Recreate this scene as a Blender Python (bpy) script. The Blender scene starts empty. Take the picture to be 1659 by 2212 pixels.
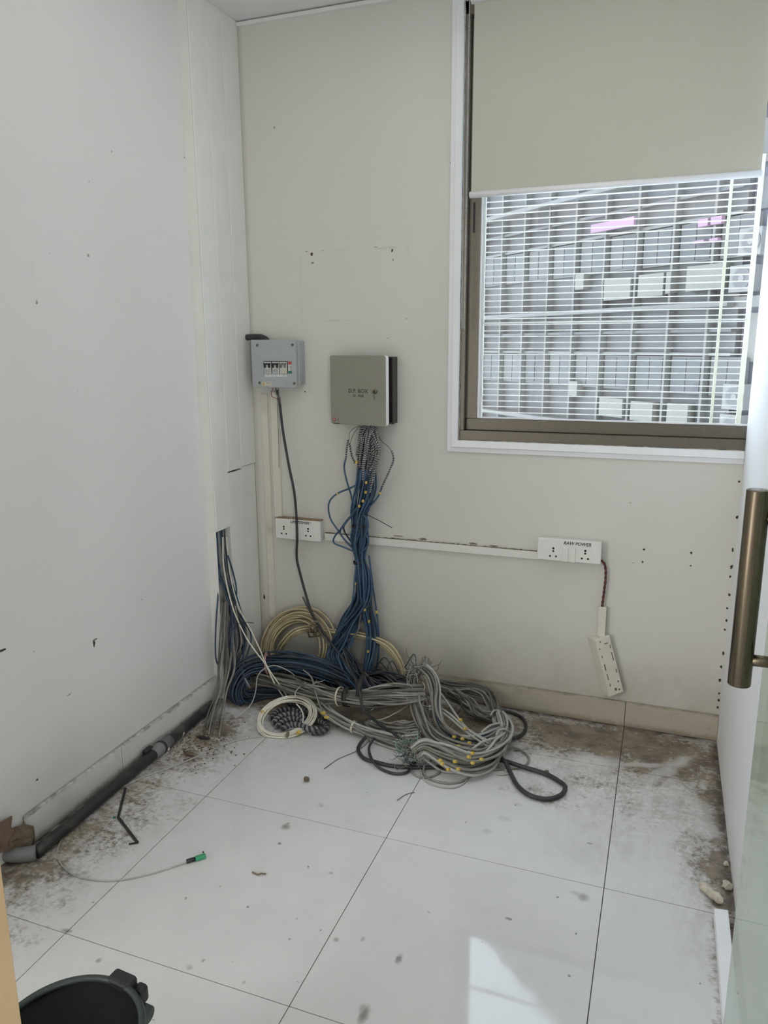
import bpy, bmesh, math, random
import numpy as np
from mathutils import Vector, Matrix

random.seed(7)
sc = bpy.context.scene
COL = sc.collection

# ---------------------------------------------------------------- camera
W_, H_ = 1659.0, 2212.0
FPX, YAW, PITCH, ROLL, CAMH = 1638.86, 0.356255, 0.218562, -0.005918, 1.378
def _basis():
    cy, sy = math.cos(YAW), math.sin(YAW)
    f = Vector((-sy*math.cos(PITCH), cy*math.cos(PITCH), -math.sin(PITCH)))
    r = Vector((cy, sy, 0)); u = r.cross(f)
    c, s = math.cos(ROLL), math.sin(ROLL)
    return c*r+s*u, -s*r+c*u, f
RV, UV_, FV = _basis()
cam_d = bpy.data.cameras.new('camera'); cam = bpy.data.objects.new('camera', cam_d); COL.objects.link(cam)
cam_d.sensor_width = 36.0; cam_d.lens = FPX*36.0/H_; cam_d.clip_start = 0.02; cam_d.clip_end = 200
cam.matrix_world = Matrix(((RV.x, UV_.x, -FV.x, 0), (RV.y, UV_.y, -FV.y, 0), (RV.z, UV_.z, -FV.z, CAMH), (0, 0, 0, 1)))
sc.camera = cam
CAM = Vector((0, 0, CAMH))

# ---------------------------------------------------------------- world, lights, exposure
world = bpy.data.worlds.new('sky'); sc.world = world; world.use_nodes = True
bg = world.node_tree.nodes['Background']
bg.inputs[0].default_value = (0.76, 0.86, 1.0, 1); bg.inputs[1].default_value = 12.0
def area(name, loc, rot, sx, sy, power, col=(1, 1, 1)):
    l = bpy.data.lights.new(name, 'AREA'); l.shape = 'RECTANGLE'; l.size = sx; l.size_y = sy
    l.energy = power; l.color = col
    o = bpy.data.objects.new(name, l); COL.objects.link(o); o.location = loc; o.rotation_euler = rot
    return o
# added fill lamps without fixtures at ceiling height, behind the camera and in the cabin
area('office_fill_light', (-0.8, -1.3, 2.49), (0, 0, 0), 1.8, 1.8, 6, (1.0, 0.975, 0.96))
area('office_fill_light', (-3.2, -2.8, 2.49), (0, 0, 0), 1.4, 1.6, 100, (1.0, 0.98, 0.965))
area('cabin_fill_light', (-0.60, 1.65, 2.51), (0, 0, 0), 1.3, 1.2, 5.5, (1.0, 0.975, 0.965))
# unseen fill lamps added low behind the camera, one to each side
def aimed(name, loc, aim, sx, sy, power, col):
    q = (Vector(aim)-Vector(loc)).to_track_quat('-Z', 'Y').to_euler(); return area(name, loc, q, sx, sy, power, col)
aimed('low_fill_light', (2.3, -2.6, 0.95), (-1.5, 1.9, 0.5), 1.3, 1.6, 70, (1.0, 0.98, 0.97))
aimed('low_fill_light', (-2.9, -1.9, 0.95), (0.1, 2.2, 0.5), 1.4, 1.6, 36, (1.0, 0.98, 0.965))
vs = sc.view_settings
sc.display_settings.display_device = 'sRGB'
vs.view_transform = 'Standard'; vs.look = 'None'; vs.gamma = 1.0; vs.use_curve_mapping = False
vs.exposure = -0.33

# ---------------------------------------------------------------- geometry helpers
def ray(px, py): return FV + RV*((px-W_/2)/FPX) - UV_*((py-H_/2)/FPX)
def Fz(px, py, z=0.0):
    d = ray(px, py); return CAM + d*((z-CAMH)/d.z)
def Yp(px, py, y):
    d = ray(px, py); return CAM + d*(y/d.y)
def Xp(px, py, x):
    d = ray(px, py); return CAM + d*(x/d.x)
YB = 2.704            # room face of the window wall
XL = -1.61            # left wall
XR = 0.246            # right partition
ZC = 2.522            # ceiling
def B(px, py, d=0.0): return Yp(px, py, YB-d)

def props(o, label=None, cat=None, group=None, kind=None):
    if label: o['label'] = label
    if cat: o['category'] = cat
    if group: o['group'] = group
    if kind: o['kind'] = kind
    return o
def empty(name, loc=(0, 0, 0), label=None, cat=None, group=None, kind=None, rz=0):
    o = bpy.data.objects.new(name, None); COL.objects.link(o); o.location = loc; o.rotation_euler = (0, 0, rz)
    o.empty_display_size = 0.05
    return props(o, label, cat, group, kind)
def link(name, me, mats, parent=None, smooth=False):
    o = bpy.data.objects.new(name, me); COL.objects.link(o)
    for m in (mats if isinstance(mats, (list, tuple)) else [mats]):
        me.materials.append(m)
    if parent is not None:
        o.parent = parent
        me.transform(parent_inv(parent))
    if smooth:
        me.polygons.foreach_set('use_smooth', [True]*len(me.polygons))
    me.update()
    return o
def parent_inv(p):
    m = Matrix.LocRotScale(p.location, p.rotation_euler, None)
    while p.parent is not None:
        p = p.parent; m = Matrix.LocRotScale(p.location, p.rotation_euler, None) @ m
    return m.inverted()
class MB:
    """collects shapes into one mesh"""
    def __init__(s): s.v = []; s.f = []; s.mi = []
    def add(s, vs, fs, mi=0):
        b = len(s.v); s.v += [tuple(v) for v in vs]
        s.f += [tuple(b+i for i in f) for f in fs]; s.mi += [mi]*len(fs)
    def box(s, a, b, mi=0, M=None):
        x0, y0, z0 = a; x1, y1, z1 = b
        vs = [Vector(p) for p in ((x0,y0,z0),(x1,y0,z0),(x1,y1,z0),(x0,y1,z0),(x0,y0,z1),(x1,y0,z1),(x1,y1,z1),(x0,y1,z1))]
        if M is not None: vs = [M @ v for v in vs]
        s.add(vs, [(0,3,2,1),(4,5,6,7),(0,1,5,4),(1,2,6,5),(2,3,7,6),(3,0,4,7)], mi)
        return s
    def tube(s, pts, r, n=6, mi=0, cap=True):
        v, f = tube_geo(pts, r, n, cap); s.add(v, f, mi); return s
    def cyl(s, a, b, r, n=20, mi=0, r2=None):
        a = Vector(a); b = Vector(b); v, f = tube_geo([a, b], [r, r if r2 is None else r2], n, True); s.add(v, f, mi); return s
    def build(s, name, mats, parent=None, smooth=False, bevel=0, seg=2):
        me = bpy.data.meshes.new(name); me.from_pydata(s.v, [], s.f)
        if any(s.mi): me.polygons.foreach_set('material_index', s.mi)
        if bevel:
            bm = bmesh.new(); bm.from_mesh(me)
            bmesh.ops.remove_doubles(bm, verts=bm.verts, dist=1e-6)
            bmesh.ops.bevel(bm, geom=list(bm.edges), offset=bevel, segments=seg, profile=0.5, affect='EDGES', clamp_overlap=True)
            bm.to_mesh(me); bm.free()
        return link(name, me, mats, parent, smooth)
def frames(P):
    P = np.asarray(P, float); n = len(P)
    T = np.gradient(P, axis=0); T /= np.maximum(np.linalg.norm(T, axis=1, keepdims=True), 1e-9)
    a = np.array([0., 0, 1]) if abs(T[0][2]) < .9 else np.array([1., 0, 0])
    N = np.zeros_like(P); v = a-T[0]*(a@T[0]); N[0] = v/np.linalg.norm(v)
    for i in range(1, n):
        v = N[i-1]-T[i]*(N[i-1]@T[i]); l = np.linalg.norm(v); N[i] = v/l if l > 1e-9 else N[i-1]
    return T, N, np.cross(T, N)
def tube_geo(pts, r, n=6, cap=True):
    P = np.array([tuple(p) for p in pts], float); m = len(P)
    T, N, Bn = frames(P)
    R = np.broadcast_to(np.asarray(r, float), (m,))
    a = np.arange(n)*2*np.pi/n
    V = P[:, None]+R[:, None, None]*(np.cos(a)[None, :, None]*N[:, None]+np.sin(a)[None, :, None]*Bn[:, None])
    V = V.reshape(-1, 3).tolist(); F = []
    for i in range(m-1):
        for j in range(n):
            k = (j+1) % n
            F.append((i*n+j, i*n+k, (i+1)*n+k, (i+1)*n+j))
    if cap: F.append(tuple(range(n-1, -1, -1))); F.append(tuple((m-1)*n+j for j in range(n)))
    return V, F
def smooth_path(C, m=60, closed=False):
    C = np.array([tuple(c) for c in C], float)
    if closed: Q = np.vstack([C[-1], C, C[0], C[1]])
    else: Q = np.vstack([2*C[0]-C[1], C, 2*C[-1]-C[-2]])
    seg = len(Q)-3; out = []
    L = np.linalg.norm(np.diff(Q[1:-1], axis=0), axis=1); cum = np.r_[0, np.cumsum(L)]
    for s in np.linspace(0, cum[-1], m):
        i = min(max(int(np.searchsorted(cum, s, 'right'))-1, 0), seg-1)
        t = (s-cum[i])/max(L[i], 1e-9)
        p0, p1, p2, p3 = Q[i:i+4]
        out.append(.5*((2*p1)+(-p0+p2)*t+(2*p0-5*p1+4*p2-p3)*t*t+(-p0+3*p1-3*p2+p3)*t**3))
    return np.array(out)
def cable(name, pts, r, mat, parent=None, m=50, n=6, floor=True, jit=0, **kw):
    P = smooth_path(pts, m)
    if jit:
        t = np.linspace(0, 1, m)
        for ax in range(3):
            P[:, ax] += jit*sum(random.uniform(-1, 1)*np.sin(2*np.pi*(k*t*random.uniform(.6, 1.4)+random.random()))/k for k in (1, 2, 4))
    if floor: P[:, 2] = np.maximum(P[:, 2], r)
    v, f = tube_geo(P, r, n); me = bpy.data.meshes.new(name); me.from_pydata(v, [], f)
    o = link(name, me, mat, parent, True)
    return props(o, **kw) if kw else o
def bundle(parent, ctrl, radii, n, r, mats, seed=0, twist=1.0, m=56, wob=.35, ends=.0, flat=1.0, name='cable', ymax=None, xmin=None):
    rnd = random.Random(seed); C = smooth_path(ctrl, m); T, N, Bn = frames(C)
    cl = np.linspace(0, 1, len(radii)); t = np.linspace(0, 1, m); R = np.interp(t, cl, radii)
    out = []
    for i in range(n):
        rho = math.sqrt((i+.5)/n); th = i*2.39996+rnd.uniform(-.3, .3)
        ph = th+twist*t*2*np.pi*rnd.uniform(.6, 1.2)+wob*np.sin(2*np.pi*(t*rnd.uniform(1, 2.4)+rnd.random()))
        rr = rho*R*(1+.22*np.sin(2*np.pi*(t*rnd.uniform(1, 3)+rnd.random())))
        P = C+(rr*np.cos(ph))[:, None]*N+(rr*np.sin(ph)*flat)[:, None]*Bn
        a = int(rnd.random()*ends*m); b = m-int(rnd.random()*ends*m)
        P = P[a:b]
        P[:, 2] = np.maximum(P[:, 2], r+.001)
        if ymax is not None: P[:, 1] = np.minimum(P[:, 1], ymax-r)
        if xmin is not None: P[:, 0] = np.maximum(P[:, 0], xmin+r)
        v, f = tube_geo(P, r, 6); me = bpy.data.meshes.new(name); me.from_pydata(v, [], f)
        out.append(link(name, me, mats[rnd.randrange(len(mats))], parent, True))
    return C, T
def ring_tie(parent, C, T, s, rad, mat, name='cable_tie', w=.005, th=.0022):
    i = int(s*(len(C)-1)); c = Vector(C[i]); t = Vector(T[i]).normalized()
    a = t.orthogonal().normalized(); b = t.cross(a); mb = MB(); n = 20; vs = []; fs = []
    for k in range(n):
        d = a*math.cos(2*math.pi*k/n)+b*math.sin(2*math.pi*k/n)
        for (q, h) in ((rad, -w), (rad+th, -w), (rad+th, w), (rad, w)): vs.append(c+d*q+t*h)
    for k in range(n):
        for j in range(4):
            l = (j+1) % 4; e = (k+1) % n
            fs.append((k*4+j, k*4+l, e*4+l, e*4+j))
    vs = [Vector((v.x, v.y, max(v.z, .0015))) for v in vs]
    mb.add(vs, fs); return mb.build(name, mat, parent, True)
def coil(name, center, ax, ay, turns, r, spread, mat, parent=None, seed=0, m=34, start=0, end=0, n=6, zmin=None, ymax=None):
    """one long cable wound round and round; ax, ay are the half axes as vectors"""
    rnd = random.Random(seed); ax = Vector(ax); ay = Vector(ay); nz = ax.cross(ay).normalized(); P = []
    for k in range(turns):
        s = 1+rnd.uniform(-1, 1)*spread; oz = rnd.uniform(-1, 1)*spread*ax.length*.8
        cx = ax*rnd.uniform(-.5, .5)*spread+ay*rnd.uniform(-.5, .5)*spread
        P.append((s, oz, cx))
    pts = []; tot = turns*m
    for i in range(tot+1):
        u = i/m; k = min(int(u), turns-1); g = u-k; k2 = min(k+1, turns-1); w = g*g*(3-2*g)
        s = P[k][0]*(1-w)+P[k2][0]*w; oz = P[k][1]*(1-w)+P[k2][1]*w; cx = P[k][2]*(1-w)+P[k2][2]*w
        a = 2*math.pi*(u+start)
        p = Vector(center)+cx+ax*math.cos(a)*s+ay*math.sin(a)*s+nz*oz
        if zmin is not None: p.z = max(p.z, zmin+r)
        if ymax is not None: p.y = min(p.y, ymax-r)
        pts.append(p)
    v, f = tube_geo(pts, r, n); me = bpy.data.meshes.new(name); me.from_pydata(v, [], f)
    return link(name, me, mat, parent, True)
def twisted(name, pts, r, pitch, mats, parent=None, strand=.55, n=5, jit=0, per=9):
    """two strands wound round each other"""
    P0 = smooth_path(pts, 24); L = float(np.sum(np.linalg.norm(np.diff(P0, axis=0), axis=1)))
    m = max(12, int(L/pitch*per)); P = smooth_path(pts, m); T, N, Bn = frames(P)
    mb = MB(); s = np.linspace(0, L/pitch*2*np.pi, m)
    for k in range(2):
        a = s+k*np.pi
        Q = P+(np.cos(a)*r*strand)[:, None]*N+(np.sin(a)*r*strand)[:, None]*Bn
        mb.tube(Q, r*(1-strand)*1.15, n, mi=k)
    return mb.build(name, mats, parent, True)
def rounded(name, x0, x1, z0, z1, y0, y1, rad, mat, parent=None, n=5, M=None, edge=.0):
    """plate in the XZ plane with rounded corners, from y0 (front) to y1"""
    pr = []
    for cx, cz, a0 in ((x1-rad, z1-rad, 0), (x0+rad, z1-rad, 90), (x0+rad, z0+rad, 180), (x1-rad, z0+rad, 270)):
        for k in range(n+1):
            a = math.radians(a0+90*k/n); pr.append((cx+rad*math.cos(a), cz+rad*math.sin(a)))
    N = len(pr); cx, cz = (x0+x1)/2, (z0+z1)/2
    lay = [(y0, edge), (y0+edge, 0), (y1, 0)] if edge else [(y0, 0), (y1, 0)]
    vs = []
    for y, ins in lay:
        for (x, z) in pr:
            vs.append(Vector((x-math.copysign(ins, x-cx), y, z-math.copysign(ins, z-cz))))
    if M is not None: vs = [M @ v for v in vs]
    fs = [tuple(range(N-1, -1, -1)), tuple((len(lay)-1)*N+i for i in range(N))]
    for l in range(len(lay)-1):
        for i in range(N):
            j = (i+1) % N; fs.append((l*N+i, l*N+j, (l+1)*N+j, (l+1)*N+i))
    mb = MB(); mb.add(vs, fs); return mb.build(name, mat, parent)
def text(name, s, loc, size, mat, parent=None, rot=(math.pi/2, 0, 0), ext=.0004, shear=0, bold=0, width=1.0, align='CENTER'):
    cu = bpy.data.curves.new(name, 'FONT'); cu.body = s; cu.size = size; cu.extrude = ext; cu.shear = shear
    cu.align_x = align; cu.align_y = 'CENTER'; cu.offset = bold; cu.resolution_u = 2
    t = bpy.data.objects.new(name, cu); me = bpy.data.meshes.new_from_object(t)
    bpy.data.objects.remove(t); bpy.data.curves.remove(cu)
    M = Matrix.Translation(loc) @ (Matrix.Rotation(rot[2], 4, 'Z') @ Matrix.Rotation(rot[1], 4, 'Y') @ Matrix.Rotation(rot[0], 4, 'X')) @ Matrix.Diagonal((width, 1, 1, 1))
    me.transform(M); me.name = name; me.materials.clear()
    return link(name, me, mat, parent)
def blobmesh(name, c, sx, sy, sz, mat, seed=0, parent=None, rough=.35, sub=2):
    rnd = random.Random(seed); bm = bmesh.new(); bmesh.ops.create_icosphere(bm, subdivisions=sub, radius=1)
    for v in bm.verts:
        k = 1+rnd.uniform(-rough, rough); v.co = Vector((v.co.x*sx*k, v.co.y*sy*k, v.co.z*sz*k))
    zmin = min(v.co.z for v in bm.verts)
    for v in bm.verts: v.co += Vector((c[0], c[1], c[2]-zmin))
    me = bpy.data.meshes.new(name); bm.to_mesh(me); bm.free()
    return link(name, me, mat, parent)

# ---------------------------------------------------------------- materials
def srgb(r, g, b):
    f = lambda c: (c/255)/12.92 if c/255 <= .04045 else ((c/255+.055)/1.055)**2.4
    return (f(r), f(g), f(b), 1)
class NT:
    def __init__(s, name):
        s.m = bpy.data.materials.new(name); s.m.use_nodes = True; s.t = s.m.node_tree
        s.b = s.t.nodes['Principled BSDF']; s.out = s.t.nodes['Material Output']
    def n(s, typ, **kw):
        o = s.t.nodes.new(typ)
        for k, v in kw.items(): setattr(o, k, v)
        return o
    def set(s, sock, v):
        if hasattr(v, 'links'): s.t.links.new(v, sock)
        else: sock.default_value = v
    def math(s, op, a, b=0.0, clamp=False):
        o = s.n('ShaderNodeMath', operation=op, use_clamp=clamp); s.set(o.inputs[0], a); s.set(o.inputs[1], b); return o.outputs[0]
    def vmath(s, op, a, b=None):
        o = s.n('ShaderNodeVectorMath', operation=op); s.set(o.inputs[0], a)
        if b is not None: s.set(o.inputs[1], b)
        return o.outputs[1] if op in ('LENGTH', 'DOT_PRODUCT', 'DISTANCE') else o.outputs[0]
    def pos(s): return s.n('ShaderNodeNewGeometry').outputs['Position']
    def objc(s): return s.n('ShaderNodeTexCoord').outputs['Object']
    def noise(s, vec, scale, detail=4, rough=.55, col=False, dist=0):
        o = s.n('ShaderNodeTexNoise'); s.set(o.inputs['Vector'], vec); o.inputs['Scale'].default_value = scale
        o.inputs['Detail'].default_value = detail; o.inputs['Roughness'].default_value = rough; o.inputs['Distortion'].default_value = dist
        return o.outputs['Color' if col else 0]
    def ramp(s, v, lo, hi, a=0.0, b=1.0, smooth=True):
        o = s.n('ShaderNodeMapRange', interpolation_type='SMOOTHSTEP' if smooth else 'LINEAR'); s.set(o.inputs[0], v)
        for i, q in ((1, lo), (2, hi), (3, a), (4, b)): s.set(o.inputs[i], q)
        return o.outputs[0]
    def mix(s, f, a, b):
        o = s.n('ShaderNodeMix', data_type='RGBA'); s.set(o.inputs[0], f); s.set(o.inputs[6], a); s.set(o.inputs[7], b); return o.outputs[2]
    def bump(s, h, strength=.2, dist=.002):
        o = s.n('ShaderNodeBump'); s.set(o.inputs['Height'], h); o.inputs['Strength'].default_value = strength; o.inputs['Distance'].default_value = dist
        s.t.links.new(o.outputs[0], s.b.inputs['Normal'])
    def base(s, c): s.set(s.b.inputs['Base Color'], c)
    def rough(s, c): s.set(s.b.inputs['Roughness'], c)
    def warp(s, vec, scale, amp, detail=4):
        nz = s.vmath('SUBTRACT', s.noise(vec, scale, detail, .6, True), (.5, .5, .5))
        o = s.n('ShaderNodeVectorMath', operation='SCALE'); s.set(o.inputs[0], nz); o.inputs['Scale'].default_value = amp
        return s.vmath('ADD', vec, o.outputs[0])
    def blob(s, vec, c, rad, rot=0.0, soft=.5):
        """1 inside an ellipse of half axes rad (zero half axis = ignored), falling to 0"""
        v = s.vmath('SUBTRACT', vec, c)
        if rot:
            o = s.n('ShaderNodeVectorRotate', rotation_type='Z_AXIS'); s.set(o.inputs['Vector'], v); o.inputs['Angle'].default_value = rot; v = o.outputs[0]
        v = s.vmath('MULTIPLY', v, tuple(1/q if q else 0 for q in rad))
        return s.ramp(s.vmath('LENGTH', v), 1+soft, max(0, 1-soft), 0, 1)
    def seg(s, vec, p, q, w, soft=.5):
        """capsule from p to q on the floor"""
        p = Vector(p); q = Vector(q); c = (p+q)/2; d = q-p
        v = s.vmath('SUBTRACT', vec, tuple(c))
        o = s.n('ShaderNodeVectorRotate', rotation_type='Z_AXIS'); s.set(o.inputs['Vector'], v); o.inputs['Angle'].default_value = -math.atan2(d.y, d.x)
        v = s.vmath('ABSOLUTE', o.outputs[0]); v = s.vmath('SUBTRACT', v, (d.length/2, 0, 0)); v = s.vmath('MAXIMUM', v, (0, 0, -9))
        v = s.vmath('MULTIPLY', v, (1/w, 1/w, 0))
        return s.ramp(s.vmath('LENGTH', v), 1+soft, 1-soft, 0, 1)
    def vmax(s, L):
        a = L[0]
        for b in L[1:]: a = s.math('MAXIMUM', a, b)
        return a
def simple(name, c, rough=.5, metal=0, var=.06, scale=60, spec=.5, bump=0, dirt=0, dirtc=(90, 80, 66)):
    t = NT(name); p = t.objc()
    nz = t.noise(p, scale, 4)
    c = srgb(*c) if max(c) > 1.01 else tuple(c)+(1,)
    a = tuple(min(1, q*(1-var)) for q in c[:3])+(1,); b = tuple(min(1, q*(1+var)) for q in c[:3])+(1,)
    colr = t.mix(t.ramp(nz, .3, .7), a, b)
    if dirt:
        colr = t.mix(t.math('MULTIPLY', t.ramp(t.noise(p, scale*.35, 6, .65), .5, .72), dirt), colr, srgb(*dirtc))
    t.base(colr); t.rough(rough); t.b.inputs['Metallic'].default_value = metal
    t.b.inputs['Specular IOR Level'].default_value = spec
    if bump: t.bump(t.noise(p, scale*2, 4), bump)
    return t.m

M = {}
M['pvc'] = simple('white_pvc', (226, 226, 220), .42, var=.02, scale=8, dirt=.12)
M['pvc_dirty'] = simple('dirty_pvc', (220, 217, 203), .5, var=.03, scale=14, dirt=.35, dirtc=(150, 135, 105))
M['pvc_inner'] = simple('grey_pvc', (120, 118, 112), .6, var=.1, scale=20)
M['trim'] = simple('white_trim', (236, 238, 240), .35, var=.015, scale=10)
M['blue'] = simple('blue_cable', (58, 88, 116), .5, var=.18, scale=30, dirt=.22, dirtc=(70, 80, 90))
M['blue2'] = simple('dusty_blue_cable', (52, 74, 96), .55, var=.18, scale=30, dirt=.35, dirtc=(88, 90, 90))
M['bluedk'] = simple('navy_cable', (42, 53, 67), .6, var=.2, scale=30, dirt=.3, dirtc=(70, 72, 74))
M['grey'] = simple('grey_cable', (172, 173, 168), .5, var=.08, scale=30, dirt=.3, dirtc=(112, 108, 98))
M['grey2'] = simple('dusty_grey_cable', (136, 134, 126), .6, var=.12, scale=30, dirt=.35, dirtc=(96, 92, 82))
M['greydk'] = simple('dark_grey_cable', (98, 97, 91), .6, var=.14, scale=30, dirt=.3, dirtc=(80, 76, 68))
M['cream'] = simple('cream_cable', (200, 187, 152), .5, var=.08, scale=30, dirt=.35, dirtc=(140, 124, 94))
M['white_c'] = simple('white_cable', (222, 219, 204), .45, var=.05, scale=30, dirt=.2, dirtc=(178, 166, 134))
M['black_c'] = simple('black_cable', (48, 50, 53), .5, var=.2, scale=30, dirt=.3, dirtc=(86, 84, 80))
M['wire_d'] = simple('dark_wire', (66, 66, 72), .5, var=.3, scale=40)
M['wire_w'] = simple('pale_wire', (176, 175, 172), .5, var=.12, scale=40)
M['red_w'] = simple('maroon_wire', (112, 50, 50), .5, var=.15, scale=40)
M['red_dk'] = simple('dark_maroon_wire', (74, 48, 52), .5, var=.15, scale=40)
M['yellow'] = simple('yellow_marker', (204, 176, 84), .5, var=.1, scale=60)
M['teal'] = simple('teal_wire', (132, 164, 152), .5, var=.15, scale=60)
M['tie_b'] = simple('black_tie', (38, 38, 40), .5)
M['tie_w'] = simple('white_tie', (214, 208, 190), .5)
M['tie_p'] = simple('pink_tie', (176, 132, 126), .5)
M['tie_br'] = simple('brown_wrap', (120, 108, 88), .7, var=.2)
M['mcb'] = simple('grey_powdercoat', (170, 175, 176), .5, var=.06, scale=160, dirt=.18, dirtc=(96, 98, 94))
M['mcb_lbl'] = simple('white_breaker', (208, 210, 206), .4)
M['blk'] = simple('black_plastic', (34, 35, 38), .45)
M['screw'] = simple('screw_metal', (112, 108, 92), .4, metal=.7)
M['redp'] = simple('red_label', (186, 74, 84), .5)
M['greenp'] = simple('green_label', (64, 122, 98), .5)
M['dp'] = simple('olive_grey_paint', (142, 140, 128), .45, var=.04, scale=220)
M['dp_in'] = simple('dark_interior', (70, 70, 66), .7)
M['ink'] = simple('dark_ink', (58, 58, 58), .6)
M['inkb'] = simple('marker_ink', (24, 24, 34), .6)
M['sticker'] = simple('pale_sticker', (196, 192, 172), .5)
M['redst'] = simple('red_sticker', (150, 62, 60), .5)
M['hole'] = simple('socket_hole', (30, 29, 28), .6)
M['switch'] = simple('white_switch', (228, 228, 222), .35, var=.015, scale=20)
M['dust'] = simple('brown_dust', (150, 128, 106), .9, var=.25, scale=90)
M['bronze'] = None
M['conduit'] = simple('black_conduit', (38, 39, 41), .45, var=.2, scale=18, dirt=.35, dirtc=(120, 116, 106))
M['coupling'] = simple('grey_coupling', (116, 118, 118), .5, var=.1, scale=18, dirt=.4, dirtc=(140, 134, 122))
M['debris'] = simple('brown_debris', (106, 94, 78), .9, var=.3, scale=60)
M['plaster'] = simple('plaster_chunk', (196, 188, 172), .9, var=.15, scale=60, dirt=.4)
M['card'] = simple('brown_cardboard', (116, 96, 84), .9, var=.2, scale=40)
M['jamb'] = simple('tan_laminate', (208, 178, 138), .45, var=.05, scale=8)
M['bin'] = simple('black_bin', (9, 11, 11), .6, var=.15, scale=10, spec=.2)
M['bin_rim'] = simple('dark_rim', (52, 62, 58), .45, var=.1, scale=20)
M['grn'] = simple('green_connector', (62, 158, 110), .4)
M['rope_d'] = simple('dark_cord', (52, 52, 60), .8, var=.3, scale=60)
M['rope_w'] = simple('light_cord', (128, 128, 132), .8, var=.25, scale=60)
M['grille'] = simple('white_enamel', (244, 243, 236), .4, var=.01, scale=10)
M['grille_y'] = simple('cream_enamel', (240, 232, 206), .4, var=.01, scale=10)

def brushed(name, c, rough, axis=2):
    t = NT(name); p = t.objc()
    sc_ = [260, 260, 260]; sc_[axis] = 4
    v = t.vmath('MULTIPLY', p, tuple(sc_)); nz = t.noise(v, 1, 4)
    c = srgb(*c); t.base(t.mix(nz, tuple(q*.75 for q in c[:3])+(1,), tuple(min(1, q*1.2) for q in c[:3])+(1,)))
    t.rough(t.ramp(nz, .2, .8, rough*.8, rough*1.25)); t.b.inputs['Metallic'].default_value = 1
    return t.m
M['handle'] = brushed('brushed_bronze', (112, 103, 88), .27)
M['bronze'] = simple('bronze_aluminium', (112, 106, 95), .33, metal=.5, var=.06, scale=200, dirt=.12, dirtc=(150, 144, 130))

def translucent(name, c, k):
    t = NT(name); nz = t.noise(t.objc(), 20, 2); c = srgb(*c)
    t.base(t.mix(nz, tuple(q*.97 for q in c[:3])+(1,), c)); t.rough(.4)
    tl = t.n('ShaderNodeBsdfTranslucent'); tl.inputs[0].default_value = c
    mx = t.n('ShaderNodeMixShader'); mx.inputs[0].default_value = k
    t.t.links.new(t.b.outputs[0], mx.inputs[1]); t.t.links.new(tl.outputs[0], mx.inputs[2]); t.t.links.new(mx.outputs[0], t.out.inputs[0])
    return t.m
M['grille'] = translucent('white_plastic_bar', (246, 245, 240), .3)
M['grille_y'] = translucent('cream_plastic_bar', (250, 247, 232), .3)
def glass_mat(name, tint, refl=1.0, film=0.0):
    t = NT(name); t.t.nodes.remove(t.b)
    lw = t.n('ShaderNodeLayerWeight'); lw.inputs[0].default_value = .5
    fr = t.math('ADD', .04, t.math('MULTIPLY', t.math('POWER', lw.outputs['Facing'], 5.0), .96))
    tr = t.n('ShaderNodeBsdfTransparent'); tr.inputs[0].default_value = tint
    gl = t.n('ShaderNodeBsdfGlossy'); gl.inputs['Roughness'].default_value = .02
    gl.inputs[0].default_value = (refl, refl, refl, 1)
    mx = t.n('ShaderNodeMixShader'); t.t.links.new(fr, mx.inputs[0]); t.t.links.new(tr.outputs[0], mx.inputs[1]); t.t.links.new(gl.outputs[0], mx.inputs[2])
    last = mx.outputs[0]
    if film:
        df = t.n('ShaderNodeBsdfDiffuse'); p = t.objc()
        st = t.noise(t.vmath('MULTIPLY', p, (1, 60, 8)), 6, 3)
        df.inputs[0].default_value = (1, 1, 1, 1)
        t.set(df.inputs[0], t.mix(st, srgb(186, 200, 186), srgb(206, 216, 204)))
        m2 = t.n('ShaderNodeMixShader'); m2.inputs[0].default_value = film
        t.t.links.new(last, m2.inputs[1]); t.t.links.new(df.outputs[0], m2.inputs[2]); last = m2.outputs[0]
    t.t.links.new(last, t.out.inputs[0]); return t.m
M['pane'] = glass_mat('window_glass', (.93, .95, .96, 1))
M['door_glass'] = glass_mat('door_glass', (.86, .94, .88, 1), film=.3)

# --- walls
def wall_mat(name, c, plane, marks=(), extra=None, low=0.0):
    """painted plaster; plane picks which world axes the marks use"""
    t = NT(name); p = t.pos()
    fine = t.noise(p, 900, 2); broad = t.noise(p, 1.7, 3)
    col = t.mix(t.ramp(broad, .3, .7), tuple(q*.975 for q in srgb(*c)[:3])+(1,), srgb(*c))
    smudge = t.math('MULTIPLY', t.ramp(t.noise(t.vmath('MULTIPLY', p, (3, 3, 2.2)), 2.2, 7, .68), .58, .76), .07)
    col = t.mix(smudge, col, srgb(160, 152, 134))
    speck = t.math('MULTIPLY', t.ramp(t.noise(p, 34, 2, .5), .765, .80), .7)
    col = t.mix(speck, col, srgb(112, 104, 92))
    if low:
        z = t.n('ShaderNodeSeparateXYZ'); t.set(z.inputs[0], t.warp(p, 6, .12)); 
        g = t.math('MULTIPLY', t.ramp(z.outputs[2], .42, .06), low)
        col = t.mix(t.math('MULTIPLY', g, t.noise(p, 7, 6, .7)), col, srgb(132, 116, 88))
    if extra: col = extra(t, p, col)
    t.base(col); t.rough(.62); t.bump(fine, .05, .001)
    return t.m
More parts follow.
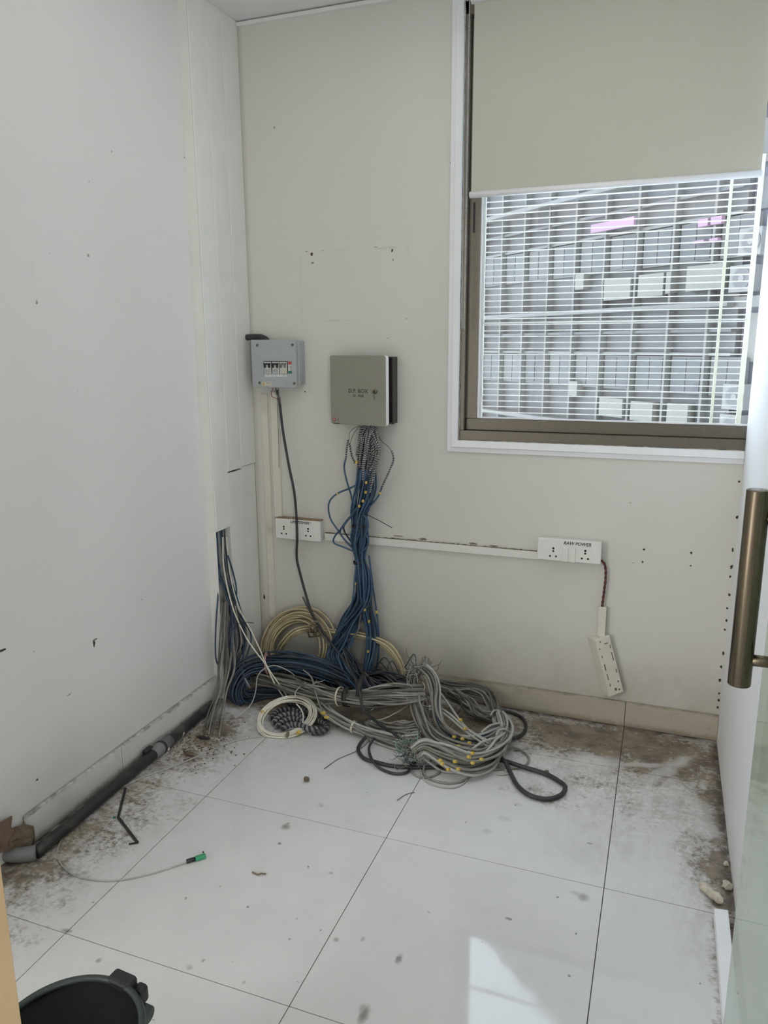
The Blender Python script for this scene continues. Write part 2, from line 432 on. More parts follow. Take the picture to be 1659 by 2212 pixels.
hl = [((1391, 1187), .005, .005, .85), ((1388, 1214), .0045, .0045, .85), ((1493, 1194), .0055, .0055, .9), ((1492, 1222), .004, .003, .85),
      ((673, 549), .006, .008, .8), ((847, 541), .005, .006, .9), ((675, 568), .006, .004, .35), ((849, 562), .005, .006, .25), ((662, 543), .008, .002, .35),
      ((811, 534), .008, .0016, .45), ((878, 688), .004, .004, .3), ((697, 541), .006, .0015, .3), ((571, 1290), .006, .012, .7), ((580, 1119), .004, .004, .4), ((659, 846), .003, .003, .6),
      ((1368, 1216), .009, .0016, .3), ((960, 1108), .012, .012, .1), ((915, 1165), .02, .005, .5), ((1022, 1174), .02, .004, .5), ((1068, 1179), .02, .003, .4),
      ((862, 1158), .03, .0025, .45), ((975, 320), .004, .004, .4), ((973, 352), .003, .003, .5), ((975, 300), .003, .003, .3)]
marks_b = [(B(*q), (rx, rz), k) for q, rx, rz, k in hl]
rc = [(1597, 1040, .006), (1592, 1118, .011), (1583, 1188, .011), (1580, 1225, .013), (1577, 1246, .006), (1575, 1285, .008), (1571, 1314, .007), (1569, 1340, .007), (1566, 1360, .006), (1562, 1412, .010), (1558, 1440, .009), (1555, 1470, .010), (1553, 1498, .007), (1552, 1512, .008), (1550, 1528, .007)]
marks_b += [(B(x, y), (.0045, r*.8), .8) for x, y, r in rc]
def ghost(t, p, col):
    # outline left by a box that was taken down
    a = B(648, 545); b = B(880, 690)
    sx = t.n('ShaderNodeSeparateXYZ'); t.set(sx.inputs[0], t.warp(p, 30, .004))
    cx, cz, hx, hz = (a.x+b.x)/2, (a.z+b.z)/2, (b.x-a.x)/2, (a.z-b.z)/2
    dx = t.math('SUBTRACT', t.math('ABSOLUTE', t.math('SUBTRACT', sx.outputs[0], cx)), hx)
    dz = t.math('SUBTRACT', t.math('ABSOLUTE', t.math('SUBTRACT', sx.outputs[2], cz)), hz)
    d = t.math('ABSOLUTE', t.math('MAXIMUM', dx, dz))
    k = t.math('MULTIPLY', t.ramp(d, .006, .001), t.ramp(t.noise(p, 9, 3), .4, .7, 0, .35))
    col = t.mix(k, col, srgb(150, 146, 134))
    # darker tone along the corner beside the trunking
    g = t.ramp(t.math('ABSOLUTE', t.math('SUBTRACT', sx.outputs[0], -1.565)), .025, .0, 0, .3)
    return t.mix(g, col, srgb(146, 138, 116))
M['wall_b'] = wall_mat('wall_paint_window_side', (215, 214, 206), 'xz', marks_b, ghost, low=.6)
ml = [((203, 1390), .005, .015, .7), ((205, 1382), .012, .003, .5), ((80, 1684), .005, .004, .7), ((5, 1405), .012, .004, .6), ((10, 1465), .02, .006, .1), ((30, 1520), .03, .012, .06), ((458, 1268), .004, .005, .7), ((150, 1500), .012, .003, .25), ((395, 237), .003, .004, .3), ((399, 340), .004, .005, .45), ((60, 1380), .05, .02, .08)]
marks_l = [(Xp(*q, XL), (ry, rz), k) for q, ry, rz, k in ml]
M['wall_l'] = wall_mat('wall_paint_left', (225, 225, 222), 'yz', low=.25)
M['wall_r'] = wall_mat('partition_paint', (232, 233, 234), 'yz', low=.12)
M['wall_o'] = wall_mat('office_paint', (222, 221, 216), 'yz')
M['ceil'] = wall_mat('ceiling_paint', (232, 233, 232), 'yz')

# --- floor tiles with dirt
def floor_mat(x0, x1, y0, y1):
    t = NT('polished_tile'); p = t.pos()
    def near(c, r, grow=2.2):
        return x0-r*grow-.06 < c[0] < x1+r*grow+.06 and y0-r*grow-.06 < c[1] < y1+r*grow+.06
    cl = t.ramp(t.noise(p, 2.1, 4, .6), .3, .75)
    col = t.mix(cl, srgb(212, 212, 211), srgb(222, 222, 221))
    wq = t.warp(p, 9, .10, 6); wf = t.warp(p, 22, .05, 5)
    F = lambda x, y: tuple(Fz(x, y))
    # dirt zones: (centre, half axes, rotation, strength)
    zones = [
        (F(1330, 1605), (.50, .15, 0), 0, 1.1), (F(1440, 1640), (.20, .18, 0), 0, 1.0), (F(1240, 1590), (.24, .10, 0), 0, .8), (F(1545, 1720), (.06, .30, 0), 0, .9), (F(1500, 1660), (.10, .16, 0), 0, .85),
        (F(1560, 1880), (.05, .20, 0), 0, .95), (F(1530, 1850), (.07, .11, 0), 0, .75), (F(1290, 1690), (.25, .07, 0), 0, .4), (F(1190, 1720), (.13, .05, 0), 0, .4),
        (F(1420, 1740), (.11, .16, 0), 0, .5), (F(1520, 1780), (.09, .2, 0), 0, .65),
        (F(1575, 2040), (.045, .25, 0), 0, .9), (F(1580, 2170), (.03, .25, 0), 0, .8),
        (F(800, 1530), (.60, .15, 0), 0, 1.3), (F(600, 1500), (.35, .14, 0), 0, 1.2), (F(930, 1560), (.32, .11, 0), 0, 1.1), (F(460, 1585), (.10, .15, 0), 0, .95), (F(400, 1625), (.14, .12, 0), 0, .7),
        (F(300, 1690), (.12, .30, 0), 0, .65), (F(210, 1790), (.13, .15, 0), 0, .6), (F(130, 1830), (.10, .25, 0), 0, .75), (F(50, 1880), (.12, .12, 0), 0, .8), (F(330, 1740), (.14, .10, 0), 0, .3), (F(60, 1960), (.12, .2, 0), 0, .28),
        (F(1190, 1560), (.20, .06, 0), 0, .6)]
    def near2(c, r): return x0-r[0]*1.9-.06 < c[0] < x1+r[0]*1.9+.06 and y0-r[1]*1.9-.06 < c[1] < y1+r[1]*1.9+.06
    zs = [t.math('MULTIPLY', t.blob(wq, c, r, ro, .85), k) for c, r, ro, k in zones if near2(c, r)]
    z = t.vmax(zs) if zs else t.math('ADD', 0.0, 0.0)
    patch = t.noise(t.vmath('MULTIPLY', p, (5, 8, 1)), 1.8, 10, .72)
    grain = t.noise(p, 60, 5, .7)
    v_ = t.math('ADD', z, t.math('ADD', t.math('MULTIPLY', t.math('SUBTRACT', patch, .5), 1.9), t.math('MULTIPLY', t.math('SUBTRACT', grain, .5), 2.0)))
    d = t.math('MULTIPLY', t.ramp(v_, .12, .95), t.ramp(z, .02, .22))
    vl = [t.math('MULTIPLY', t.blob(wq, c, r, 0, .95), k) for c, r, k in ((F(1430, 1720), (.24, .30, 0), .55), (F(1300, 1660), (.40, .20, 0), .5), (F(1540, 1840), (.10, .35, 0), .6), (F(260, 1760), (.17, .45, 0), .35), (F(520, 1570), (.25, .14, 0), .45), (F(900, 1570), (.35, .10, 0), .5)) if near2(c, r)]
    veil = t.math('MULTIPLY', t.vmax(vl) if vl else 0.0, t.ramp(t.noise(t.vmath('MULTIPLY', p, (9, 5, 1)), 3.2, 9, .75), .38, .66))
    d = t.math('MAXIMUM', d, t.math('MULTIPLY', veil, .75))
    # wiped streaks through the dirt
    st = [((1455, 1690), (1415, 1900), .03), ((1400, 1680), (1375, 1890), .017), ((1480, 1640), (1395, 1690), .02), ((1500, 1740), (1520, 1790), .035), ((1490, 1775), (1460, 1810), .008), ((1345, 1650), (1420, 1655), .010), ((1260, 1640), (1330, 1650), .03)]
    wl = t.warp(p, 18, .06, 6)
    sg = [t.seg(wl, F(*a), F(*b), w, .9) for a, b, w in st if near(F(*a), .1, 1) or near(F(*b), .1, 1) or near(F((a[0]+b[0])/2, (a[1]+b[1])/2), .1, 1)]
    s = t.vmax(sg) if sg else 0.0
    d = t.math('MULTIPLY', d, t.math('SUBTRACT', 1.0, t.math('MULTIPLY', s, .66)))
    tone = t.mix(t.ramp(t.noise(p, 11, 9, .75), .38, .62), srgb(86, 72, 56), srgb(138, 124, 100))
    col = t.mix(t.math('MULTIPLY', d, .92), col, tone)
    # edge grime against walls
    sx = t.n('ShaderNodeSeparateXYZ'); t.set(sx.inputs[0], t.warp(p, 16, .03))
    e = t.vmax([t.ramp(sx.outputs[1], YB-.045, YB-.01), t.ramp(sx.outputs[0], XR-.035, XR-.004), t.math('MULTIPLY', t.ramp(sx.outputs[0], XL+.075, XL+.03), t.ramp(sx.outputs[1], 1.1, 1.35))])
    col = t.mix(t.math('MULTIPLY', e, t.ramp(t.noise(p, 24, 5, .6), .3, .6, .25, .9)), col, srgb(66, 54, 44))
    # single spots and scuffs
    sp = [(617, 1786, .018, .011, .6), (622, 1779, .008, .006, .5), (1260, 1938, .02, .012, .45), (1244, 1930, .022, .006, .25), (786, 2192, .014, .022, .65), (784, 2178, .012, .012, .4), (862, 2071, .010, .012, .6), (726, 2030, .008, .006, .5), (715, 1886, .009, .004, .4), (1052, 1796, .02, .010, .18), (1090, 1768, .03, .012, .15), (783, 2029, .006, .008, .35), (604, 1822, .007, .005, .7), (625, 2028, .004, .003, .7), (1205, 1938, .004, .003, .8), (440, 2075, .005, .004, .5), (536, 1959, .004, .003, .7), (475, 1915, .005, .004, .4), (1274, 1822, .012, .004, .5), (1098, 1985, .011, .004, .6), (693, 2010, .003, .003, .7), (640, 1985, .003, .003, .6), (666, 1872, .003, .003, .8), (1244, 2017, .003, .003, .7), (1230, 2108, .006, .004, .6), (1560, 2125, .006, .004, .6), (145, 2010, .02, .006, .55), (213, 2075, .008, .006, .5), (410, 2090, .01, .006, .35), (695, 1741, .008, .006, .3), (692, 1738, .014, .008, .15), (1118, 1738, .02, .008, .15), (527, 2122, .006, .004, .4), (990, 1690, .012, .004, .15), (1006, 1776, .003, .003, .8), (1113, 1739, .003, .003, .8)]
    ws = t.warp(p, 70, .012)
    sl = [t.math('MULTIPLY', t.blob(ws, F(x, y), (rx*.62, ry, 0), 0, .7), k) for x, y, rx, ry, k in sp if near(F(x, y), max(rx, ry))]
    if sl: col = t.mix(t.vmax(sl), col, srgb(72, 66, 60))
    haze = t.math('MULTIPLY', t.ramp(t.noise(p, 3.5, 8, .7), .5, .72), .12)
    col = t.mix(haze, col, srgb(150, 146, 136))
    speck = t.ramp(t.noise(p, 42, 2, .5), .755, .79, 0, .55)
    col = t.mix(speck, col, srgb(96, 92, 86))
    t.base(col)
    t.rough(t.math('ADD', t.math('MULTIPLY', d, .5), t.ramp(t.noise(p, 5, 5), .3, .7, .04, .06), True))
    t.b.inputs['Specular IOR Level'].default_value = .5
    return t.m
M['grout'] = simple('dark_grout', (112, 108, 100), .9, var=.2, scale=60)
def skirt_mat(name, c, dirtc, amt, axis):
    t = NT(name); p = t.pos()
    col = t.mix(t.ramp(t.noise(p, 9, 5, .6), .3, .7), tuple(q*.93 for q in srgb(*c)[:3])+(1,), srgb(*c))
    z = t.n('ShaderNodeSeparateXYZ'); t.set(z.inputs[0], t.warp(p, 25, .03))
    g = t.math('MULTIPLY', t.ramp(z.outputs[2], .03, .0), .7)
    g = t.math('MAXIMUM', g, t.math('MULTIPLY', t.ramp(z.outputs[2], .088, .102), .8))
    g = t.math('MAXIMUM', g, t.math('MULTIPLY', t.ramp(t.noise(p, 12, 7, .7), .52, .7), amt))
    t.base(t.mix(g, col, srgb(*dirtc))); t.rough(.4); return t.m
M['skirt_b'] = skirt_mat('beige_skirting', (188, 180, 163), (126, 112, 92), .3, 0)
M['skirt_l'] = skirt_mat('white_skirting', (222, 221, 215), (104, 96, 84), .12, 1)
def blind_mat():
    t = NT('roller_fabric'); p = t.objc()
    wv = t.noise(t.vmath('MULTIPLY', p, (1, 1, 1)), 700, 2)
    t.base(t.mix(wv, srgb(204, 204, 190), srgb(212, 212, 198))); t.rough(.8)
    tl = t.n('ShaderNodeBsdfTranslucent'); tl.inputs[0].default_value = srgb(150, 150, 128)
    mx = t.n('ShaderNodeMixShader'); mx.inputs[0].default_value = .16
    t.t.links.new(t.b.outputs[0], mx.inputs[1]); t.t.links.new(tl.outputs[0], mx.inputs[2]); t.t.links.new(mx.outputs[0], t.out.inputs[0])
    return t.m
M['blind'] = blind_mat()

# ================================================================ STRUCTURE
def struct(name, mb, mat, **k):
    o = mb.build(name, mat, **k); o['kind'] = 'structure'; return o
OX0, OX1, OY0 = -4.2, 3.0, -4.5     # the office behind the cabin
fl = struct('floor', MB().box((OX0, OY0, -.06), (OX1, YB+.15, -.004)), M['grout'])
GX, GY, TS, G = -1.2665, 1.7930, .6, .0012
for i in range(-5, 8):
    for j in range(-11, 3):
        x0, x1 = max(GX+TS*i+G, OX0+.01), min(GX+TS*(i+1)-G, OX1-.01)
        y0, y1 = max(GY+TS*j+G, OY0+.01), min(GY+TS*(j+1)-G, YB+.02)
        if x1-x0 < .01 or y1-y0 < .01: continue
        seen = x1 > XL-.1 and x0 < XR+.1 and y1 > .4
        if not seen and 'floor_plain' not in M: M['floor_plain'] = simple('plain_tile', (216, 216, 214), .08, var=.03, scale=3)
        MB().box((x0, y0, -.012), (x1, y1, 0)).build('tile', floor_mat(x0, x1, y0, y1) if seen else M['floor_plain'], fl)
# window wall with an opening; the opening runs on behind the partition
WX0, WX1, WZ0, WZ1 = -.716, 1.6, 1.022, 2.47
wb = MB()
wb.box((OX0, YB, -.06), (WX0, YB+.16, ZC+.1)); wb.box((WX0, YB, -.06), (WX1, YB+.16, WZ0)); wb.box((WX0, YB, WZ1), (WX1, YB+.16, ZC+.1)); wb.box((WX1, YB, -.06), (OX1, YB+.16, ZC+.1))
struct('wall_back', wb, M['wall_b'])
struct('wall_left', MB().box((XL-.12, .62, -.06), (XL, YB, ZC+.1)), M['wall_l'])
M['mark_dark'] = simple('mark_dark', (66, 58, 50), .9, var=.3, scale=300)
M['mark_mid'] = simple('mark_mid', (128, 120, 106), .9, var=.2, scale=300)
M['mark_pale'] = simple('mark_pale', (176, 172, 160), .9, var=.1, scale=300)
def wall_marks(wall, marks, plane, seed):
    rnd = random.Random(seed); mb = MB(); n = 13
    for c, (ra, rb), k in marks:
        if k < .15: continue
        mi = 0 if k >= .6 else (1 if k >= .33 else 2); vs = []
        pr = [rnd.uniform(.55, 1.25) for _ in range(n)]
        for o in (.0004, -.0006):
            for i in range(n):
                a = 2*math.pi*i/n; u, v = ra*pr[i]*math.cos(a)*.9, rb*pr[i]*math.sin(a)*.9
                vs.append((c.x+u, YB-o, c.z+v) if plane == 'xz' else (XL+o, c.y+u, c.z+v))
        fs = [tuple(range(n)), tuple(range(2*n-1, n-1, -1))]+[(i, n+i, n+(i+1) % n, (i+1) % n) for i in range(n)]
        mb.add(vs, fs, mi)
    o = mb.build('paint_chips', [M['mark_dark'], M['mark_mid'], M['mark_pale']], wall); o['kind'] = 'stuff'
wall_marks(bpy.data.objects['wall_back'], marks_b, 'xz', 1)
wall_marks(bpy.data.objects['wall_left'], marks_l, 'yz', 2)
struct('wall_right', MB().box((XR, .50, -.003), (XR+.08, YB-.0005, ZC+.05)), M['wall_r'])
struct('ceiling', MB().box((OX0, OY0, ZC), (OX1, YB+.16, ZC+.12)), M['ceil'])
struct('wall_office_left', MB().box((OX0-.1, OY0, -.06), (OX0, YB+.16, ZC+.1)), M['wall_o'])
struct('wall_office_right', MB().box((OX1, OY0, -.06), (OX1+.1, YB+.16, ZC+.1)), M['wall_o'])
struct('wall_office_rear', MB().box((OX0-.1, OY0-.1, -.06), (OX1+.1, OY0, ZC+.1)), M['wall_o'])
# shadow-gap cornice along the window wall and above the trunking
struct('trim_cornice', MB().box((-1.563, YB-.012, ZC-.018), (XR, YB, ZC-.006)), M['ceil'])

# skirting
sb = struct('baseboard_back', MB().box((-1.60, YB-.004, 0), (XR, YB-.0004, .094)), M['grout'])
xs = [-1.60, Fz(760, 1485).x, B(1349, 1560).x, XR]
for a, b in zip(xs[:-1], xs[1:]):
    MB().box((a+.0008, YB-.012, .001), (b-.0008, YB-.003, .097)).build('skirting_tile', M['skirt_b'], sb, bevel=.0012, seg=1)
sl = struct('baseboard_left', MB().box((XL, 1.415, 0), (XL+.005, 2.38, .092)), M['grout'])
ys = [1.412, Xp(262, 1690, XL).y, Xp(385, 1590, XL).y, 2.385]
for k, (a, b) in enumerate(zip(ys[:-1], ys[1:])):
    MB().box((XL+.003, a+.0012, .001), (XL+.014+.002*(k % 2), b-.0012, .096)).build('skirting_tile', M['skirt_l'], sl, bevel=.0015, seg=1)

# vertical cable trunking in the corner: three runs side by side
TX = -1.566
def trunk(y0, y1, ybase, label, pieces, openz, mats=('pvc', 'pvc'), base_to=0.0):
    e = empty('cable_trunking', (XL, (y0+y1)/2, 0), label, 'trunking', 'vertical trunking in the corner')
    mb = MB(); mb.box((XL, y0+.003, base_to), (XL+.003, y1-.003, ZC)); mb.box((XL, y0, base_to), (TX-.004, y0+.0025, ZC)); mb.box((XL, y1-.0025, base_to), (TX-.004, y1, ZC))
    mb.build('channel', M['pvc'] , e)
    for (a, b, out) in pieces:
        MB().box((TX-.004, y0+.0004, a), (TX+out, y1-.0004, b)).build('cover', M['pvc'], e, bevel=.0015, seg=1)
    return e
trunk(2.390, 2.4935, 0, 'leftmost white trunking run, its cover cut short above spilling cables', [(.684, ZC, .0)], .684)
trunk(2.4940, 2.592, 0, 'middle white trunking run in the corner with a dark slit between two cover lengths', [(.9, ZC, .0), (0.0, .894, -.0012)], 0)
trunk(2.5930, 2.7035, 0, 'white trunking run tight against the window wall corner, upper cover overlapping the lower', [(.905, ZC, .001), (0.0, .903, -.004)], 0)

# ---------------------------------------------------------------- window
win = empty('window_1', (0, YB, WZ0), kind='structure')
tr_ = MB()
T0x, T0z = B(967, 974).x, B(967, 974).z
# moulded trim: left upright and bottom run, bevelled profile
def moulding(pts_in, pts_out, name):
    # profile across: inner edge low, step, outer edge
    mb = MB(); prof = [(0, 0), (0, .014), (.55, .017), (.62, .010), (1, .008), (1, 0)]
    vs = []
    for (i, o) in zip(pts_in, pts_out):
        for (u, h) in prof:
            vs.append((i[0]+(o[0]-i[0])*u, YB-h, i[1]+(o[1]-i[1])*u))
    n = len(prof); fs = []
    for s in range(len(pts_in)-1):
        for k in range(n):
            l = (k+1) % n; fs.append((s*n+k, s*n+l, (s+1)*n+l, (s+1)*n+k))
    fs.append(tuple(range(n))); fs.append(tuple((len(pts_in)-1)*n+k for k in range(n-1, -1, -1)))
    mb.add(vs, fs); return mb.build(name, M['trim'], win)
Tin = (WX0+.003, WZ0+.008)
moulding([(Tin[0], WZ1), Tin], [(T0x, WZ1+.03), (T0x, T0z)], 'trim_upright')
moulding([Tin, (XR-.001, Tin[1])], [(T0x, T0z), (XR-.001, T0z)], 'trim_sill')
YF = YB+.004
fa = B(1006, 932); gl_ = Yp(1030, 904, YB+.03)
fz, gx0, gz0 = WZ0+.043, gl_.x, gl_.z
mb = MB(); mb.box((WX0+.002, YF, WZ0+.002), (WX1, YF+.10, fz)); mb.box((WX0+.002, YF, fz), (B(1006, 800, -.02).x, YF+.10, WZ1)); mb.box((WX0+.002, YF, WZ1-.04), (WX1, YF+.10, WZ1)); mb.box((WX1-.04, YF, fz), (WX1, YF+.10, WZ1-.04))
mb.build('outer_frame', M['bronze'], win, bevel=.002, seg=1)
sx0 = B(1006, 800, -.02).x+.001
mb = MB(); y0, y1 = YF+.024, YF+.064
mb.box((sx0, y0, fz+.001), (.95, y1, gz0)); mb.box((sx0, y0, gz0), (gx0, y1, WZ1-.045)); mb.box((.90, y0, gz0), (.95, y1, WZ1-.045)); mb.box((gx0, y0, WZ1-.085), (.90, y1, WZ1-.045))
sash = mb.build('sash', M['bronze'], win, bevel=.0015, seg=1)
gb = MB(); gb.box((gx0, y0+.004, gz0), (.90, y0+.014, gz0+.006)); gb.box((gx0, y0+.004, gz0+.006), (gx0+.005, y0+.014, WZ1-.09))
gb.build('gasket', M['trim'], sash)
MB().box((gx0+.001, y0+.018, gz0+.001), (.90, y0+.022, WZ1-.086)).build('pane', M['pane'], sash)
# latch recess on the sash stile
lt = Yp(1024, 470, YF+.022)
MB().box((lt.x-.004, YF+.0235, lt.z-.05), (lt.x+.004, YF+.03, lt.z+.05)).build('latch', M['blk'], sash)
# old sealant bead
mb = MB(); rnd = random.Random(3)
mb.tube([(x, YF+.002, WZ0+.006+rnd.uniform(-.0025, .002)) for x in np.linspace(WX0+.01, XR, 60)], .0035, 5)
mb.tube([(WX0+.004+rnd.uniform(-.002, .002), YF+.002, z) for z in np.linspace(WZ0+.01, WZ1, 60)], .003, 5)
mb.build('sealant', M['plaster'], win, True)

# security grille outside the glass
gr = empty('window_grille', (-.2, YB+.12, 1.0), 'white window grille of thin horizontal bars outside the glass', 'grille')
gy = YB+.118
pL = Yp(1040, 800, gy).x; pR = Yp(1600, 850, gy).x; pM = Yp(1541, 850, gy).x
zz0 = 1.103; pitch = .0212; nb = 40
bar = MB().box((pL, gy-.0025, -.0018), (pR, gy+.0025, .0018))
first = None
for k in range(nb):
    z = zz0+k*pitch
    if first is None:
        first = bar.build('bar', M['grille'], None); first.parent = gr; first.location = Vector((0, 0, z))-gr.location
    else:
        c = first.copy(); COL.objects.link(c); c.location = Vector((0, 0, z))-gr.location
ztop = zz0+nb*pitch
for x, w, m in ((pL, .0055, 'grille'), (pM, .0045, 'grille_y'), (pR, .0075, 'grille_y')):
    MB().box((x-w, gy-.007, 1.07), (x+w, gy+.004, ztop)).build('upright', M[m], gr)
MB().box((pL, gy-.006, 1.446), (pR, gy+.0, 1.4515)).build('rail', M['grille'], gr)

# roller blind
bx0, bx1 = Yp(1020, 300, 2.655).x, Yp(1645, 360, 2.655).x
bz = Yp(1200, 402, 2.655).z
bl = empty('roller_blind', ((bx0+bx1)/2, 2.655, bz), 'olive grey roller blind pulled halfway down the window', 'blind')
nx, nz = 40, 24; vs = []; fs = []
for side in (0, 1):
    for j in range(nz+1):
        for i in range(nx+1):
            u = i/nx; v = j/nz; z = bz+(ZC-.07-bz)*v
            wv = .0022*math.exp(-3.5*v)*math.sin(u*17+2*math.sin(u*6)+v*5)
            vs.append((bx0+(bx1-bx0)*u, 2.655+wv+side*.0008, z))
o_ = (nx+1)*(nz+1)
for j in range(nz):
    for i in range(nx):
        a = j*(nx+1)+i; fs.append((a, a+1, a+nx+2, a+nx+1)); fs.append((o_+a, o_+a+nx+1, o_+a+nx+2, o_+a+1))
mb = MB(); mb.add(vs, fs); mb.build('fabric', M['blind'], bl, True)
mb = MB(); mb.cyl((bx0-.005, 2.655, bz-.008), (bx1+.003, 2.655, bz-.008), .0105, 12); mb.build('bottom_bar', M['trim'], bl, True)
mb = MB(); mb.cyl((bx0-.01, 2.655, ZC-.06), (bx1+.01, 2.655, ZC-.06), .024, 16); mb.build('roller', M['trim'], bl, True)
ca, cb = Yp(1009.5, 0, 2.665), Yp(1000, 716, 2.665)
def beads(mb, a, b, n):
    for i in range(n+1):
        p = a.lerp(b, i/n); r = .0026
        vs = [p+Vector(q)*r for q in ((1,0,0),(-1,0,0),(0,1,0),(0,-1,0),(0,0,1.15),(0,0,-1.15))]
        mb.add(vs, [(0,2,4),(2,1,4),(1,3,4),(3,0,4),(2,0,5),(1,2,5),(3,1,5),(0,3,5)])
mb = MB(); top = Vector((ca.x, 2.665, ZC-.06))
for dx, n in ((-.0075, 182), (.0075, 182)):
    beads(mb, top+Vector((dx, 0, 0)), Vector((cb.x+dx*.55, 2.665, cb.z+.012)), n)
for a in range(7):
    an = math.pi+math.pi*a/6; beads(mb, Vector((cb.x+.004*math.cos(an), 2.665, cb.z+.010+.006*math.sin(an))), Vector((cb.x+.004*math.cos(an), 2.665, cb.z+.010+.006*math.sin(an))), 0+1)
mb.tube([top+Vector((-.0075, 0, 0)), Vector((cb.x-.004, 2.665, cb.z+.012))], .0009, 4); mb.tube([top+Vector((.0075, 0, 0)), Vector((cb.x+.004, 2.665, cb.z+.012))], .0009, 4)
mb.build('bead_chain', M['wire_w'], bl)

# ---------------------------------------------------------------- opposite building
FK = Vector((-4.622, 21.289, 0)); FE = Vector((.7312, -.6821, 0)); FRZ = math.atan2(FE.y, FE.x)
fac = empty('office_building', tuple(FK), 'grey office block with upright fins seen through the window', 'building', rz=FRZ)
FM = Matrix.LocRotScale(fac.location, fac.rotation_euler, None)
def fbox(mb, k0, k1, y0, y1, z0, z1): mb.box((k0, y0, z0), (k1, y1, z1), M=FM); return mb
for n_, c_ in (('f_wall', (53, 50, 47)), ('f_pane', (48, 47, 45)), ('f_pane2', (56, 54, 50)), ('f_fin', (67, 64, 59)), ('f_ledge', (64, 61, 56)), ('f_white', (72, 69, 61)), ('f_pink', (96, 71, 83)), ('f_frame', (63, 60, 55)), ('f_lilac', (57, 54, 59)), ('f_ac', (79, 77, 72)), ('f_fan', (57, 55, 53))):
    M[n_] = simple(n_.replace('f_', 'facade_'), c_, .7, var=.08, scale=.9)
fbox(MB(), -16, 7.55, .35, 9, -9, 18.3).build('wall', M['f_wall'], fac)
ST = 2.6
for k in range(-16, 8):
    fbox(MB(), k-.03, k+.03, .16, .36, -9, 18.3).build('fin', M['f_fin'], fac)
for s in range(-4, 8):
    z = 2.08+ST*s
    if z > 17.9: break
    fbox(MB(), -16, 7.6, -.03, .36, z-.05, z+.04).build('ledge', M['f_ledge'], fac)
    fbox(MB(), -16, 7.55, .2, .36, z-.52, z-.46).build('beam', M['f_wall'], fac)
    fbox(MB(), -16, 7.55, .24, .36, z-.98, z-.92).build('beam', M['f_fin'], fac)
rf = random.Random(11)
for s in (-1, 0, 1):
    for k in range(-2, 8):
        z = 2.08+ST*s
        wdw = fbox(MB(), k+.1, k+.9, .27, .36, z+.85, z+1.6).build('window', M['f_frame'], fac)
        fbox(MB(), k+.14, k+.49, .255, .30, z+.89, z+1.56).build('pane', M[rf.choice(['f_pane', 'f_pane', 'f_pane2'])], wdw)
        fbox(MB(), k+.52, k+.86, .255, .30, z+.89, z+1.56).build('pane', M[rf.choice(['f_pane', 'f_pane', 'f_pane2'])], wdw)
for (k0, k1, z0, z1) in ((4.1, 4.92, 2.30, 2.76), (5.15, 5.85, 2.32, 2.78), (5.92, 6.05, 2.35, 2.78), (6.45, 7.35, 2.36, 2.84), (3.1, 3.4, 2.6, 2.95), (4.15, 4.9, -.3, .12), (5.15, 5.8, -.32, .1), (6.2, 6.75, -.35, .12), (3.05, 3.35, .1, .45)):
    fbox(MB(), k0, k1, .12, .36, z0, z1).build('panel', M['f_white'], fac)
pk = fbox(MB(), 3.72, 5.05, -.02, .04, 3.80, 3.98).build('pink_sign', M['f_pink'], None)
props(pk, 'long pink sign board on the grey block across the street', 'sign')
for (k0, k1, z0, z1) in ((6.65, 6.88, 3.56, 3.7), (6.95, 7.2, 3.56, 3.7), (6.55, 6.82, 3.26, 3.31), (6.95, 7.15, 3.26, 3.31)):
    fbox(MB(), k0, k1, .1, .2, z0, z1).build('pink_panel', M['f_pink'], fac)
# neighbouring block at the right with air conditioners
nb_ = empty('neighbour_building', tuple(FK+FE*7.6), 'lilac grey block at the right edge of the window', 'building', rz=FRZ)
fbox(MB(), 7.56, 22, .5, 9, -9, 18.3).build('wall', M['f_lilac'], nb_)
fbox(MB(), 7.56, 22, .2, .5, 2.0, 2.2).build('ledge', M['f_ledge'], nb_)
fbox(MB(), 7.56, 22, .2, .5, -.7, -.5).build('ledge', M['f_ledge'], nb_)
fbox(MB(), 7.56, 22, .4, .5, 4.55, 5.3).build('panel', M['f_ledge'], nb_)
fbox(MB(), 7.75, 8.3, .38, .5, 1.0, 1.9).build('panel', M['f_white'], nb_)
fbox(MB(), 7.7, 8.1, .42, .5, 3.75, 4.3).build('panel', M['f_wall'], nb_)
def ac(k, z, label):
    e = empty('air_conditioner', tuple(FM @ Vector((k, .2, z))), label, 'air conditioner', 'air conditioners across the street', rz=FRZ)
    fbox(MB(), k-.24, k+.24, .12, .5, z, z+.48).build('casing', M['f_ac'], e)
    a = FM @ Vector((k+.04, .13, z+.24)); b = FM @ Vector((k+.04, .095, z+.24))
    MB().cyl(a, b, .19, 24).build('fan_guard', M['f_fan'], e)
    c = FM @ Vector((k+.04, .08, z+.24)); MB().cyl(b, c, .06, 16).build('fan_hub', M['f_ac'], e)
ac(7.85, 2.92, 'upper of two stacked air conditioners across the street, by the partition')
ac(7.72, 2.28, 'lower of two stacked air conditioners across the street, above the ledge')
ac(7.80, .10, 'air conditioner across the street low in the window, below the ledge')
ac(7.78, -.48, 'lowest air conditioner across the street, just above the window sill')

